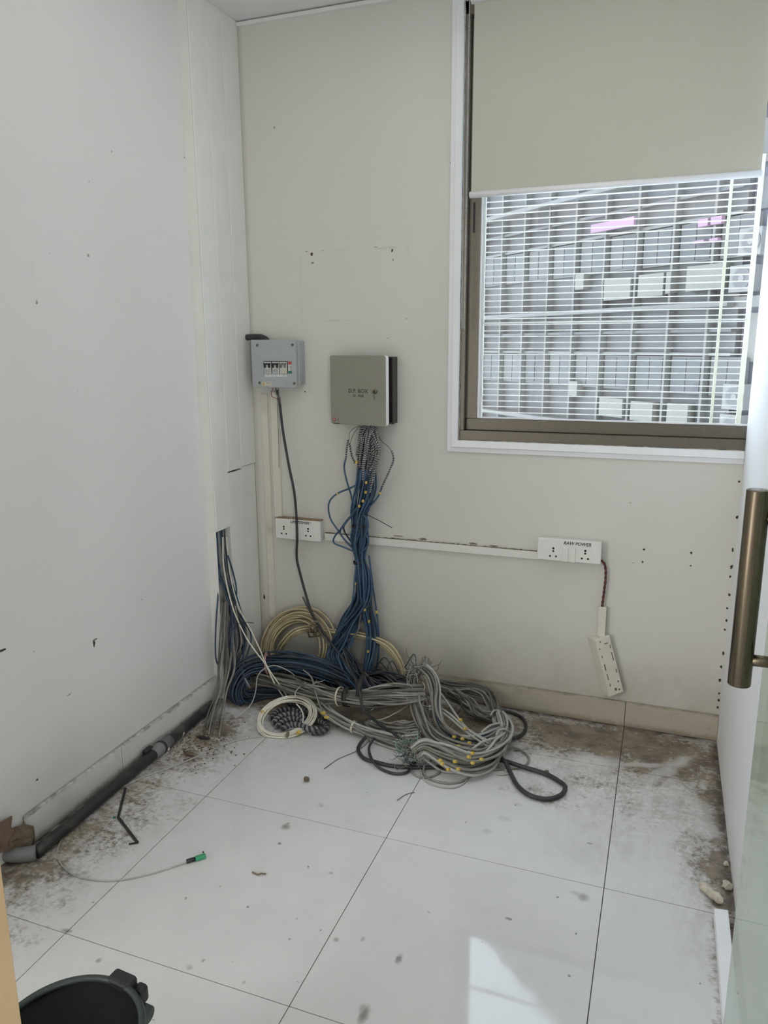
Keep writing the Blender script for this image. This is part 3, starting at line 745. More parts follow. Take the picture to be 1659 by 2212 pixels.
# ================================================================ WALL FITTINGS
# breaker box -------------------------------------------------------
mf = .065
q0, q1 = B(541, 734, mf), B(641, 838, mf)
mc = empty('breaker_box', (q0.x, YB-mf, q1.z), 'grey metal breaker box with four corner screws beside the trunking', 'breaker box')
b0, b1 = B(580, 737, .03), B(652, 832, .0)
MB().box((q0.x+.012, YB-mf+.016, q1.z+.012), (q1.x+.006, YB-.001, q0.z-.006)).build('back_box', M['mcb'], mc, bevel=.002, seg=1)
rounded('front_cover', q0.x, q1.x, q1.z, q0.z, YB-mf, YB-mf+.016, .004, M['mcb'], mc, edge=.0015)
yf = YB-mf
def onmc(px, py): return B(px, py, mf)
for (px, py) in ((556, 746), (632, 745), (561, 827), (636, 828)):
    c = onmc(px, py); MB().cyl((c.x, yf+.0002, c.z), (c.x, yf-.0025, c.z), .0052, 14).build('screw', M['screw'], mc)
def mbox(name, p0, p1, out, mat, parent=None, back=.0004):
    a, b = onmc(*p0), onmc(*p1)
    return MB().box((min(a.x, b.x), yf-out, min(a.z, b.z)), (max(a.x, b.x), yf+back, max(a.z, b.z))).build(name, M[mat], parent or mc)
mbox('window_frame', (569.5, 780), (622.5, 807.5), .0008, 'dp_in')
for i, (x0, hm) in enumerate(((571.2, 'blk'), (588.4, 'blk'), (605, 'pvc_inner'))):
    br = mbox('breaker', (x0, 781.5), (x0+15.6, 807), .004, 'mcb_lbl')
    def sub(name, p0, p1, o0, mat):
        a, b = onmc(*p0), onmc(*p1)
        return MB().box((min(a.x, b.x), yf-o0, min(a.z, b.z)), (max(a.x, b.x), yf-.0035, max(a.z, b.z))).build(name, M[mat], br)
    sub('toggle_bar', (x0+.6, 784.5), (x0+14.2, 788), .012, hm)
    sub('toggle', (x0+1.4, 787.6), (x0+4.4, 794.6), .011, hm); sub('toggle', (x0+10.4, 787.6), (x0+13.4, 794.6), .011, hm)
    sub('rating_label', (x0+1.4, 797.5), (x0+13.8, 806), .0044, 'mcb' if i < 2 else 'sticker')
for i in range(6):
    x0 = 572.5+8.2*i; mbox('blank_label', (x0, 808.6), (x0+7, 814.2), .0008, 'mcb_lbl')
mbox('red_label', (622.7, 781), (629.7, 787.2), .0008, 'redp'); mbox('legend_label', (623, 787.6), (629.6, 800.6), .0007, 'mcb_lbl'); mbox('green_label', (623.2, 801), (630.8, 807), .0008, 'greenp')
for yy in (790, 792.5, 795, 797.5): mbox('legend_print', (626.3, yy), (628.2, yy+1.2), .0011, 'ink')
st = mbox('warning_sticker', (565.5, 825), (588, 833.5), .0006, 'sticker')
a = onmc(569.8, 829.2)
mb = MB(); mb.add([(a.x-.006, yf-.0011, a.z-.006), (a.x+.006, yf-.0011, a.z-.006), (a.x, yf-.0011, a.z+.006), (a.x-.006, yf-.0004, a.z-.006), (a.x+.006, yf-.0004, a.z-.006), (a.x, yf-.0004, a.z+.006)], [(0,1,2),(5,4,3),(0,3,4,1),(1,4,5,2),(2,5,3,0)])
mb.build('warning_triangle', M['yellow'], st)
text('warning_mark', '!', (a.x, yf-.0012, a.z-.001), .009, M['ink'], st)
a, b = onmc(575.5, 827.4), onmc(584, 828.2); MB().box((a.x, yf-.0009, b.z), (b.x, yf-.0004, a.z)).build('sticker_print', M['ink'], st)
# flexible black conduit entering behind the box
g = [Vector((TX-.01, YB-.03, B(545, 729, .03).z)), B(553, 728, .032), B(566, 729, .035), B(576, 735, .04), B(582, 745, .045)]
props(cable('flexible_conduit', g, .0115, M['black_c'], m=24, n=12, floor=False), 'short black flexible conduit entering the top of the breaker box', 'conduit')
# flat casing strips under it
for (x0, x1, lab) in ((586, 607, 'white vertical casing strip from the breaker box down to the left socket'),):
    a, b = B(x0-2, 846, 0), B(x1, 1117, 0)
    xx0 = B(590, 980).x; xx1 = B(607, 980).x
    e = empty('casing_strip', ((xx0+xx1)/2, YB, b.z), lab, 'casing')
    MB().box((xx0, YB-.010, b.z+.002), (xx1, YB-.0003, a.z)).build('base', M['pvc_dirty'], e)
    MB().box((xx0+.0012, YB-.0125, b.z+.002), (xx1-.0012, YB-.0098, a.z)).build('lid', M['pvc_dirty'], e, bevel=.001, seg=1)
a = B(562, 850); b = B(588, 1120)
e = MB().box((a.x+.004, YB-.006, B(570, 1330).z), (B(583, 980).x, YB-.0003, a.z)).build('backing_strip', M['pvc_dirty'], bevel=.001, seg=1)
props(e, 'flat cream strip on the wall between the corner trunking and the casing', 'strip')

# distribution box ---------------------------------------------------
dq0, dq1 = B(711, 769, .085), B(842, 920, .085)
dpb = empty('distribution_box', (dq0.x, YB-.06, dq1.z), 'olive grey D.P. BOX with its door slightly ajar above the blue cables', 'distribution box')
e0, e1 = B(726, 772, .05), B(853, 916, .03)
mb = MB()
x0, x1, z0, z1 = dq0.x+.012, e1.x, e1.z+.002, B(850, 771, .03).z
mb.box((x0, YB-.008, z0), (x1, YB-.0005, z1)); mb.box((x0, YB-.052, z0), (x0+.004, YB-.008, z1)); mb.box((x1-.004, YB-.052, z0), (x1, YB-.008, z1)); mb.box((x0, YB-.052, z1-.004), (x1, YB-.008, z1)); mb.box((x0, YB-.052, z0), (x1, YB-.008, z0+.004))
mb.build('back_box', M['dp_in'], dpb, bevel=.001, seg=1)
hx = dq0.x+.003; ang = math.radians(7.5)
DM = Matrix.Translation((hx, YB-.056, 0)) @ Matrix.Rotation(-ang, 4, 'Z') @ Matrix.Translation((-hx, -(YB-.056), 0))
dw = (B(840, 845, .085).x-dq0.x)*1.0
dz0, dz1 = dq1.z, B(790, 768, .075).z
rounded('door_rim', dq0.x, dq0.x+dw+.002, dz0, dz1, YB-.070, YB-.056, .010, M['trim'], dpb, M=DM)
rounded('door', dq0.x-.0006, dq0.x+dw-.002, dz0-.0006, dz1+.0006, YB-.0745, YB-.0695, .010, M['dp'], dpb, M=DM, edge=.0012)
yd = YB-.0745
def ond(px, py):
    # point on the tilted door face under this pixel
    n = DM.to_3x3() @ Vector((0, 1, 0)); p0 = DM @ Vector((dq0.x, yd, dz0)); d = ray(px, py)
    t = (p0-CAM).dot(n)/d.dot(n); return CAM+d*t
rotd = (math.pi/2, 0, -ang)
tm = simple('stencil_ink', (66, 66, 60), .6)
p = ond(773.5, 845); text('door_lettering', 'D.P. BOX', p, .0205, tm, dpb, rot=rotd, bold=.0004, width=1.0)
p = ond(774, 855.5); text('door_lettering', '10 - PAIR', p, .0140, tm, dpb, rot=rotd, bold=.0003, width=.86)
nrm = DM.to_3x3() @ Vector((0, -1, 0))
p = ond(811, 846)
lk = MB().cyl(p, p+nrm*.006, .0075, 18).build('lock', M['screw'], dpb, True)
ky = MB().box((-.0012, -.022, -.004), (.0012, -.004, .004), M=Matrix.Translation(p) @ Matrix.Rotation(-ang, 4, 'Z')).build('key', M['screw'], dpb)
p2 = p+nrm*.003
MB().tube([p2, p2+Vector((-.003, -.004, -.008)), p2+Vector((-.004, -.003, -.016)), p2+Vector((-.002, -.001, -.030))], .0008, 5).build('key_string', M['ink'], dpb, True)
p = ond(798, 846); MB().cyl(p+nrm*.0002, p+nrm*.001, .0045, 14).build('smudge_dot', M['dp_in'], dpb) if False else None
p = ond(722.5, 906)
R3 = Matrix.Translation(p) @ Matrix.Rotation(-ang, 4, 'Z')
MB().box((-.0055, -.0006, -.0065), (.0055, .0004, .0065), M=R3).build('red_sticker', M['redst'], dpb)
text('sticker_letter', 'B', p+nrm*.0008, .010, M['sticker'], dpb, rot=rotd)
text('sticker_letter', 'c', ond(730.5, 906)+nrm*.0003, .013, tm, dpb, rot=rotd)
p = ond(727, 914.5); R3 = Matrix.Translation(p) @ Matrix.Rotation(-ang, 4, 'Z')
MB().box((-.011, -.0005, -.0016), (.011, .0004, .0016), M=R3).build('sticker_print', tm, dpb)

# sockets --------------------------------------------------------------
def socket(name, label, p0, p1, dep, layout, writing, wpx, wsize, dusty):
    a, b = B(*p0, dep), B(*p1, dep)
    e = empty(name, ((a.x+b.x)/2, YB, b.z), label, 'socket', 'power sockets on the window wall')
    yf = YB-dep
    MB().box((a.x+.003, yf+.008, b.z+.003), (b.x-.003, YB-.0005, a.z-.003)).build('back_box', M['pvc'], e, bevel=.002, seg=1)
    rounded('face_plate', a.x, b.x, b.z, a.z, yf, yf+.010, .004, M['switch'], e, edge=.002)
    for kind, px, py in layout:
        c = B(px, py, dep)
        if kind == 'outlet':
            oo = rounded('outlet', c.x-.023, c.x+.023, c.z-.027, c.z+.027, yf-.0012, yf+.001, .002, M['switch'], e)
            for dx, dz, r in ((0, .0165, .0042), (0, .0065, .0036), (-.0105, -.0125, .0036), (.0105, -.0125, .0036)):
                MB().cyl((c.x+dx, yf-.0016, c.z+dz), (c.x+dx, yf+.001, c.z+dz), r, 14).build('pin_hole', M['hole'], oo)
        else:
            rounded('rocker_switch', c.x-.0098, c.x+.0098, c.z-.027, c.z+.027, yf-.0035, yf+.001, .002, M['switch'], e, edge=.0012)
    text('handwriting', writing, B(*wpx, dep)+Vector((0, -.0004, 0)), wsize, M['inkb'], e, shear=.25, width=.95, ext=.0002, bold=.0002)
    if dusty:
        MB().box((a.x+.002, yf+.006, a.z-.001), (b.x-.004, YB-.0005, a.z+.0016)).build('dust_layer', M['dust'], e)
    return e
s1 = socket('power_socket', 'white wall socket marked UPS POWER under the breaker box', (594, 1119.5), (692.5, 1171), .042, [('outlet', 613.5, 1146), ('switch', 634, 1148), ('switch', 646.5, 1149), ('outlet', 666, 1151)], 'UPS POWER', (647, 1129), .0165, True)
p = B(671, 1129.5, .0425); text('handwriting', '+', p, .013, M['redst'], s1, ext=.0001)
s2 = socket('power_socket', 'white wall socket marked RAW POWER at the right end of the trunking', (1162, 1161.5), (1297, 1220), .042, [('outlet', 1195, 1194), ('switch', 1221, 1197.5), ('switch', 1237, 1199), ('outlet', 1264, 1199.5)], 'RAW POWER', (1247, 1175.5), .0165, False)
# horizontal mini trunking between them
a = B(704, 1150); b = B(1160, 1189); c = B(704, 1166)
e = empty('mini_trunking', ((a.x+b.x)/2, YB, c.z), 'thin white trunking running along the wall between the two sockets', 'trunking')
MB().box((a.x, YB-.011, c.z), (b.x+.01, YB-.0004, a.z-.001)).build('base', M['pvc_dirty'], e)
MB().box((a.x, YB-.0135, c.z+.0012), (b.x+.01, YB-.0108, a.z-.0022)).build('lid', M['pvc'], e, bevel=.001, seg=1)
mb = MB(); rnd = random.Random(5)
mb.tube([(x, YB-.006, a.z-.001+rnd.uniform(-.0012, .002)) for x in np.linspace(a.x, b.x, 90)], .0022, 5); mb.build('dirt_line', M['debris'], e)

# broken drop from the right socket ------------------------------------
dc = empty('dangling_box', tuple(B(1300, 1508, .03)), 'dirty white junction box dangling askew above the skirting', 'junction box')
ax_t, ax_b = B(1286, 1383, .055), B(1317, 1506, .055)     # the edge nearest the camera
u = (ax_t-ax_b); Lb = u.length; u.normalize()
fwd = Vector((0, -1, 0)); side = u.cross(fwd).normalized()*1.0
if side.x < 0: side = -side
back = u.cross(side).normalized()
if back.y < 0: back = -back
rA = (side*math.cos(math.radians(33))+back*math.sin(math.radians(33)))    # right face direction
lA = (-side*math.cos(math.radians(57))+back*math.sin(math.radians(57)))
wr, wl_ = .058, .064
def BX(o, l, r_, h): return ax_b+lA*l+rA*r_+u*h+o
mb = MB(); Z0 = Vector((0, 0, 0))
vs = [BX(Z0, l, r_, h) for h in (0, Lb) for (l, r_) in ((0, 0), (wl_, 0), (wl_, wr), (0, wr))]
mb.add(vs, [(0,1,2,3),(7,6,5,4),(0,4,5,1),(1,5,6,2),(2,6,7,3),(3,7,4,0)])
bo = mb.build('body', M['pvc_dirty'], dc, bevel=.003, seg=2)
fn = -lA
for (r0, h0, r1, h1) in ((.008, .14, .011, .15), (.006, .172, .009, .178), (.009, .095, .013, .118), (.010, .06, .013, .082), (.047, .12, .050, .15), (.048, .165, .051, .178), (.012, .035, .015, .045), (.026, .015, .034, .024), (.040, .012, .046, .018), (.044, .04, .048, .047), (.030, .185, .044, .188), (.014, .196, .018, .201), (.048, .075, .051, .09)):
    h0 *= Lb/.21; h1 *= Lb/.21
    pts = [BX(fn*o, 0, r_, h) for o in (.0005, -.001) for (r_, h) in ((r0, h0), (r1, h0), (r1, h1), (r0, h1))]
    mb = MB(); mb.add(pts, [(0,1,2,3),(7,6,5,4),(0,4,5,1),(1,5,6,2),(2,6,7,3),(3,7,4,0)]); mb.build('slot', M['debris'], dc)
a, b = B(1294, 1309, .012), B(1310, 1372, .012)
mbx = MB().box((a.x, YB-.024, b.z-.004), (B(1309, 1340, .012).x, YB-.004, a.z)).build('trunking_offcut', M['pvc_dirty'], bevel=.0015, seg=1)
props(mbx, 'short white trunking offcut on the wall above the dangling box', 'trunking')
dwr = twisted('wire_drop', [B(1299, 1210, .012), B(1307, 1222, .014), B(1308.5, 1245, .016), B(1305, 1277, .016), B(1301, 1308, .014), B(1301, 1322, .013)], .0048, .035, [M['red_w'], M['red_dk']], strand=.45, n=7)
props(dwr, 'maroon twisted wire dropping from the right socket into the offcut', 'wire')

# ================================================================ DOOR, HANDLE, JAMB, BIN
hz_t = ray(1638, 1056); hd = 1.16
pb = CAM+ray(1596, 1478)*(hd/1.0)
hx_, hy_ = pb.x, pb.y
def axis_z(py, px): 
    d = ray(px, py); t = hy_/d.y; return (CAM+d*t).z
zb_, zt_ = pb.z, axis_z(1058, 1640)
XD = hx_+.062
de = ray(1610, 1780); YD = (CAM+de*(XD/de.x)).y
door = empty('glass_door', (XD, YD, 0), 'frosted green tinted glass door leaf standing open along the right partition', 'door')
MB().box((XD, YD-.80, .012), (XD+.012, YD, 2.2)).build('glass_leaf', M['door_glass'], door)
hd_ = MB().cyl((hx_, hy_, zb_), (hx_, hy_, zt_), .0165, 40).build('pull_bar', M['handle'], door, True)
for py in (1423, 1118):
    z = axis_z(py, 1600 if py > 1300 else 1634)
    MB().cyl((hx_, hy_, z), (XD, hy_, z), .0088, 20).build('standoff', M['handle'], door, True)
    MB().cyl((XD-.004, hy_, z), (XD, hy_, z), .013, 20).build('rosette', M['handle'], door, True)
for pxo in (hd_,):
    md = pxo.modifiers.new('edge', 'BEVEL'); md.width = .0012; md.segments = 2; md.limit_method = 'ANGLE'
jy = .62; je = Yp(26, 2040, jy).x
jb = MB().box((je-.06, jy-.12, 0), (je, jy, 2.2)).build('door_jamb', M['jamb'], bevel=.002, seg=1)
props(jb, 'tan door jamb cutting across the lower left corner', 'door jamb')

def bin_():
    rz = .27; c = Fz(140, 2240, rz); R = .124
    e = empty('waste_bin', (c.x, c.y, 0), 'round black waste bin behind the tan door jamb', 'bin')
    n = 48; mb = MB(); vs = []; fs = []
    prof = [(R*.78, 0), (R*.97, rz-.02), (R*.97, rz-.004), (R*.955, rz-.004), (R*.95, rz-.02), (R*.76, .006)]
    for k in range(n):
        a = 2*math.pi*k/n
        for (r, z) in prof: vs.append((c.x+r*math.cos(a), c.y+r*math.sin(a), z))
    m_ = len(prof)
    for k in range(n):
        for j in range(m_-1):
            l = (k+1) % n; fs.append((k*m_+j, l*m_+j, l*m_+j+1, k*m_+j+1))
    fs.append(tuple(k*m_ for k in range(n-1, -1, -1))); fs.append(tuple(k*m_+m_-1 for k in range(n)))
    mb.add(vs, fs); mb.build('body', M['bin'], e, True)
    mb = MB(); pts = [(c.x+R*.975*math.cos(2*math.pi*k/60), c.y+R*.975*math.sin(2*math.pi*k/60), rz-.003) for k in range(61)]
    mb.tube(pts, .0062, 8, cap=False); mb.build('rim', M['bin_rim'], e, True)
    # liner bag filling the mouth
    vs = []; fs = []; rnd = random.Random(2); rings = 7
    for j in range(rings):
        rr = R*.955*(1-j/rings)
        for k in range(n): vs.append((c.x+rr*math.cos(2*math.pi*k/n), c.y+rr*math.sin(2*math.pi*k/n), rz-.006-.05*math.sin(j/rings*1.6)+rnd.uniform(-.004, .004)))
    for j in range(rings-1):
        for k in range(n): fs.append((j*n+k, j*n+(k+1) % n, (j+1)*n+(k+1) % n, (j+1)*n+k))
    fs.append(tuple((rings-1)*n+k for k in range(n)))
    mb = MB(); mb.add(vs, fs); mb.build('liner', M['bin'], e, True)
    hc = Fz(250, 2128, rz)
    A = math.atan2(hc.y-c.y, hc.x-c.x)
    Mx = Matrix.Translation((c.x+R*math.cos(A), c.y+R*math.sin(A), rz)) @ Matrix.Rotation(A, 4, 'Z')
    mb = MB(); mb.box((-.010, -.026, -.040), (.018, .024, .006), M=Mx); mb.build('handle_bracket', M['blk'], e, bevel=.006, seg=2)
    mb = MB(); mb.box((.004, -.042, -.045), (.026, -.020, -.012), M=Mx); mb.build('handle_clip', M['blk'], e, bevel=.006, seg=2)
    mb = MB(); mb.cyl(Mx @ Vector((.008, -.052, -.06)), Mx @ Vector((.008, -.030, -.06)), .016, 20); mb.build('handle_pivot', M['bin_rim'], e, True)
bin_()

# ================================================================ LEFT CONDUIT AND DEBRIS ON THE FLOOR
cp = empty('floor_conduit', (XL+.05, 1.3, 0), 'dusty black conduit pipe lying along the left skirting', 'pipe')
PR = .0175
p0, p1 = Vector((XL+.038, 2.30, PR)), Fz(78, 1842, PR)
cp_pts = [p0, p0.lerp(p1, .3)+Vector((.003, 0, 0)), p0.lerp(p1, .6), p1]
v, f = tube_geo(smooth_path(cp_pts, 30), PR, 14); me = bpy.data.meshes.new('pipe'); me.from_pydata(v, [], f); link('pipe', me, M['conduit'], cp, True)
k1, k2 = p0.lerp(p1, .415), p0.lerp(p1, .31)
MB().cyl(k1, k2, PR*1.28, 16).build('coupling', M['coupling'], cp, True)
MB().cyl(k1.lerp(k2, .45), k1.lerp(k2, .55), PR*1.4, 16).build('coupling_band', M['conduit'], cp, True)
jb_ = k1; MB().box((jb_.x-.022, jb_.y-.03, .004), (jb_.x-.002, jb_.y+.012, .044)).build('saddle_clip', M['blk'], cp, bevel=.004, seg=1)
el = [p1, Fz(60, 1845, PR), Fz(30, 1846, PR), Fz(-10, 1838, PR), Fz(-60, 1826, PR)]
v, f = tube_geo(smooth_path(el, 24), PR*1.2, 14); me = bpy.data.meshes.new('elbow'); me.from_pydata(v, [], f); link('elbow', me, M['coupling'], cp, True)
# torn cardboard and rubble by the end of the skirting
cq = [Xp(x, y, XL+.02) for x, y in ((-20, 1850), (-20, 1790), (8, 1775), (27, 1764), (24, 1786), (40, 1800), (36, 1830), (10, 1840))]
mb = MB(); n = len(cq); vs = [Vector((p.x, p.y, max(p.z, .003))) for p in cq]+[Vector((p.x-.006, p.y+.002, max(p.z, .003))) for p in cq]
mb.add(vs, [tuple(range(n)), tuple(range(2*n-1, n-1, -1))]+[(i, n+i, n+(i+1) % n, (i+1) % n) for i in range(n)])
props(mb.build('torn_cardboard', M['card']), 'torn brown cardboard scrap at the near end of the left skirting', 'scrap')
bq = Fz(48, 1822, 0); props(blobmesh('mortar_lump', (XL+.02, bq.y-.03, 0), .02, .04, .042, M['debris'], 4), 'dark crumbling mortar lump at the end of the left skirting', 'rubble')
bits = [(392, 1592, .012, .012, .012, 'plaster', 'small white plastic cap beside the left conduit', 'plastic_cap', 'cap'),
        (362, 1622, .009, .006, .007, 'plaster', 'tiny white plaster crumb beside the conduit coupling', 'plaster_crumb', 'crumb'),
        (408, 1632, .022, .008, .006, 'debris', 'brown dirt clod in front of the conduit', 'dirt_clod', 'clod'),
        (440, 1596, .026, .007, .005, 'conduit', 'dark sliver of debris beneath the loose grey cable ends', 'debris_sliver', 'debris'),
        (662, 1689, .009, .007, .010, 'debris', 'small dark pellet on the white tile in front of the coil', 'pellet', 'debris'),
        (1570, 1920, .012, .014, .010, 'plaster', 'pale plaster crumb against the right partition', 'plaster_crumb', 'crumb'),
        (1568, 1870, .007, .008, .006, 'plaster', 'smaller white crumb further back along the right partition', 'plaster_crumb', 'crumb'),
        (1180, 1672, .009, .009, .007, 'debris', 'dirt pellet inside the black cable loop', 'pellet', 'debris')]
for i, (x, y, a, b, c, m, lab, nm, cat) in enumerate(bits):
    p = Fz(x, y); props(blobmesh(nm, (p.x, p.y, 0), a, b, c, M[m], i, rough=.25), lab, cat)
rnd = random.Random(21)
mb = MB()
for i in range(420):
    if i < 260: x, y = rnd.gauss(425, 45), rnd.gauss(1605, 26)
    elif i < 320: t_ = rnd.random(); x, y = 1572+t_*12+rnd.gauss(0, 3), 1750+t_*260
    else: x, y = rnd.gauss(870, 150), rnd.gauss(1560, 14)
    p = Fz(x, y)
    if p.x > XR-.012 or p.x < XL+.03 or p.y > YB-.02: continue
    s = rnd.uniform(.001, .0036); q = Matrix.Translation((p.x, p.y, s*.35)) @ Matrix.Rotation(rnd.random()*6, 4, 'Z')
    mb.box((-s, -s*.6, -s*.35), (s, s*.6, s*.35), M=q)
props(mb.build('floor_grit', M['debris']), 'scattered brown grit and crumbs on the floor near the walls', 'grit', kind='stuff')
# long plaster chunk and white strip at the right
a, b = Fz(1512, 1908, .012), Fz(1562, 1948, .012)
pts = [a.lerp(b, t_)+Vector((random.uniform(-.003, .003), random.uniform(-.003, .003), 0)) for t_ in np.linspace(0, 1, 9)]
v, f = tube_geo(pts, [.006, .011, .0115, .011, .012, .0115, .012, .011, .007], 9); me = bpy.data.meshes.new('plaster_stick'); me.from_pydata([(x, y, max(z, .0005)) for x, y, z in v], [], f)
props(link('plaster_stick', me, M['plaster']), 'long plaster fragment lying by the right partition', 'fragment')
a, b = Fz(1543, 1962, .03), Fz(1563, 2204, .03)
c = Fz(1573, 1966, .03); d = b-a
wv = c-a; far = b+(b-a).normalized()*.25
mb = MB(); vs = []
for z in (.0, .03):
    for p in (a, far, far+wv, a+wv): vs.append((p.x, p.y, z+.001))
mb.add(vs, [(3,2,1,0),(4,5,6,7),(0,1,5,4),(1,2,6,5),(2,3,7,6),(3,0,4,7)])
props(mb.build('white_strip', M['trim'], bevel=.0015, seg=1), 'clean white plastic strip lying on the floor beside the glass door', 'strip')
# black bent strip
a, b, c = Fz(271, 1703, .004), Fz(255, 1766, .004), Fz(297, 1820, .004)
e = empty('bent_strip', tuple(b), 'thin black bent strip on the floor inside the white wire loop', 'strip')
def flat(mb, p, q, w, h):
    d = (q-p).normalized(); s = Vector((-d.y, d.x, 0))*w
    vs = [p-s, q-s, q+s, p+s]; vs = [Vector((v.x, v.y, .001)) for v in vs]+[Vector((v.x, v.y, h)) for v in vs]
    mb.add(vs, [(3,2,1,0),(4,5,6,7),(0,1,5,4),(1,2,6,5),(2,3,7,6),(3,0,4,7)]); return mb
flat(MB(), a, b, .0035, .006).build('upper_arm', M['blk'], e); flat(MB(), b+Vector((.002, 0, 0)), c, .0035, .006).build('lower_arm', M['blk'], e)
g_ = Fz(247, 1767); MB().cyl((g_.x, g_.y, 0), (g_.x, g_.y, .005), .004, 10).build('joint_pin', M['greenp'], e)
g0, g1 = Fz(278, 1823, .003), Fz(297, 1820, .003); flat(MB(), g0, g1, .002, .004).build('hook', M['blk'], e)
tw = cable('twig_scrap', [Fz(545, 1884, .003), Fz(557, 1889, .003), Fz(564, 1887, .004), Fz(574, 1888, .003)], .0022, M['debris'], m=12)
props(tw, 'short dark twig scrap on the tile in front of the green connector', 'scrap')
for i, (pp, lab) in enumerate(((((700, 1661), (730, 1640), (775, 1620), (798, 1600)), 'fine loose wire end pointing away from the black cables'), (((858, 1729), (875, 1717), (893, 1712), (896, 1712)), 'tiny curved wire clipping in front of the big coil'))):
    props(cable('wire_clipping', [Fz(x, y, .002) for x, y in pp], .0012, M['greydk'], m=16), lab, 'wire')

# ================================================================ CABLES
# --- hanging blue bundle under the distribution box
hb = empty('hanging_cable_bundle', tuple(B(790, 1480, .1)), 'tall blue cable bundle hanging from the D.P. box down to the pile', 'cable bundle')
D = .055
top_c = [B(x, y, D) for x, y in ((787, 1012), (786, 1055), (781, 1085), (776, 1112), (776, 1150), (774, 1190), (780, 1240), (784, 1285))]
mixb = [M['blue'], M['blue'], M['blue2']]
left_c = [B(775, 1312, D), B(752, 1350, D+.01), B(735, 1390, D+.03), B(728, 1420, D+.06), B(745, 1450, D+.1), B(775, 1478, D+.12), B(800, 1500, D+.12)]
C1, T1 = bundle(hb, top_c+left_c, [.036, .036, .030, .025, .040, .022, .040, .044, .040, .044, .046, .042, .038, .034, .03], 24, .0041, mixb, 1, .55, m=84, ymax=YB-.004)
right_c = [B(791, 1320, D), B(799, 1360, D), B(800, 1400, D+.01), B(795, 1440, D+.03), B(790, 1478, D+.05)]
C2, T2 = bundle(hb, [p+Vector((.006, 0, 0)) for p in top_c]+right_c, [.034, .034, .026, .022, .034, .02, .036, .036, .026, .024, .022, .02, .016], 14, .0041, mixb+[M['bluedk']], 2, .4, m=76, ymax=YB-.004)
ring_tie(hb, C1, T1, .235, .026, M['tie_b']); ring_tie(hb, C1, T1, .375, .023, M['tie_b'])
# stripped twisted wires from the box down to the jackets
rnd = random.Random(9)
for i in range(34):
    x0 = 795+rnd.uniform(-15, 17); x1 = 797+(i-16.5)*1.55+rnd.uniform(-4, 4); yb_ = 1005+rnd.uniform(-30, 60)
    x2 = 786+(x1-796)*.55
    d_ = D+rnd.uniform(-.025, .035)
    tw = twisted('twisted_wire', [B(x0, 916, .045), B(x0*.35+x1*.65, 945, d_), B(x1, 978, d_+.004), B(x2, yb_, d_)], .0042, .0075+rnd.random()*.003, [M['wire_d'], M['wire_w']], hb, strand=.5, n=4, per=6)
loose = [
    ('blue', [(771, 1047), (755, 1055), (729, 1066), (713, 1081), (709.5, 1099), (715, 1123), (732, 1148), (745, 1167), (765, 1188)], .075),
    ('blue', [(747, 989), (743.5, 1010), (749, 1039), (758, 1068), (763, 1094), (772, 1120)], .065),
    ('blue', [(826, 1049), (818, 1070), (806, 1086), (795, 1097), (785, 1112)], .06),
    ('blue', [(772, 1095), (758, 1115), (742, 1136), (723, 1159), (722, 1173), (745, 1183), (768, 1193)], .085),
    ('blue2', [(770, 1108), (752, 1122), (738, 1140), (735, 1152), (748, 1170), (766, 1186)], .07),
    ('bluedk', [(760, 1112), (744, 1132), (744, 1148), (757, 1168), (768, 1182)], .05),
    ('blue', [(797, 1045), (803, 1058), (801, 1075), (790, 1096), (783, 1110)], .075),
    ('blue', [(785, 1112), (794, 1124), (795, 1138), (788, 1156), (778, 1186)], .075),
    ('blue', [(788, 1150), (795, 1165), (794, 1178), (786, 1188), (778, 1196)], .07),
    ('blue', [(797, 1200), (805, 1262), (812, 1310), (817, 1352), (818, 1395), (816, 1425), (812, 1455)], .05),
    ('grey2', [(786, 1300), (778, 1335), (774, 1360), (765, 1375), (745, 1388), (725, 1402)], .075)]
for m_, pts, d_ in loose:
    cable('cable', [B(x, y, d_) for x, y in pts], .0036, M[m_], hb, m=44)
for pts in ([(752, 951), (749, 968), (747, 992)], [(755, 958), (760, 985), (767, 1000)], [(846, 974), (850, 992), (842, 1015), (832, 1036), (825, 1052)]):
    twisted('twisted_wire', [B(x, y, .065) for x, y in pts], .0042, .009, [M['wire_d'], M['wire_w']], hb, strand=.5, n=4, per=7)
for pts in ([(776, 920), (762, 927), (755, 936), (754, 952)], [(778, 920), (765, 935), (758, 952), (755, 962)], [(808, 920), (822, 950), (838, 964), (846, 975)]):
    cable('thin_wire', [B(x, y, .06) for x, y in pts], .001, M['wire_d'], hb, m=18, n=5)
MB().tube([B(789, 1110, .075), B(818, 1124, .10), B(847, 1140, .12)], .0014, 5).build('tie_tail', M['tie_b'], hb, True)
mk = [(770, 998), (791, 1042), (790, 1063), (759, 1076), (784, 1082), (776, 1093), (729, 1066), (821, 1065), (767, 1261), (788, 1317), (813.5, 1322), (797, 1342), (795, 1407)]
for x, y in mk:
    p = B(x, y, .088 if 760 < x < 800 else (.075 if x < 740 else .06)); a = Vector((random.uniform(-.3, .3), 0, 1)).normalized()
    MB().cyl(p-a*.005, p+a*.0045, .0048, 10).build('marker', M['yellow'], hb)

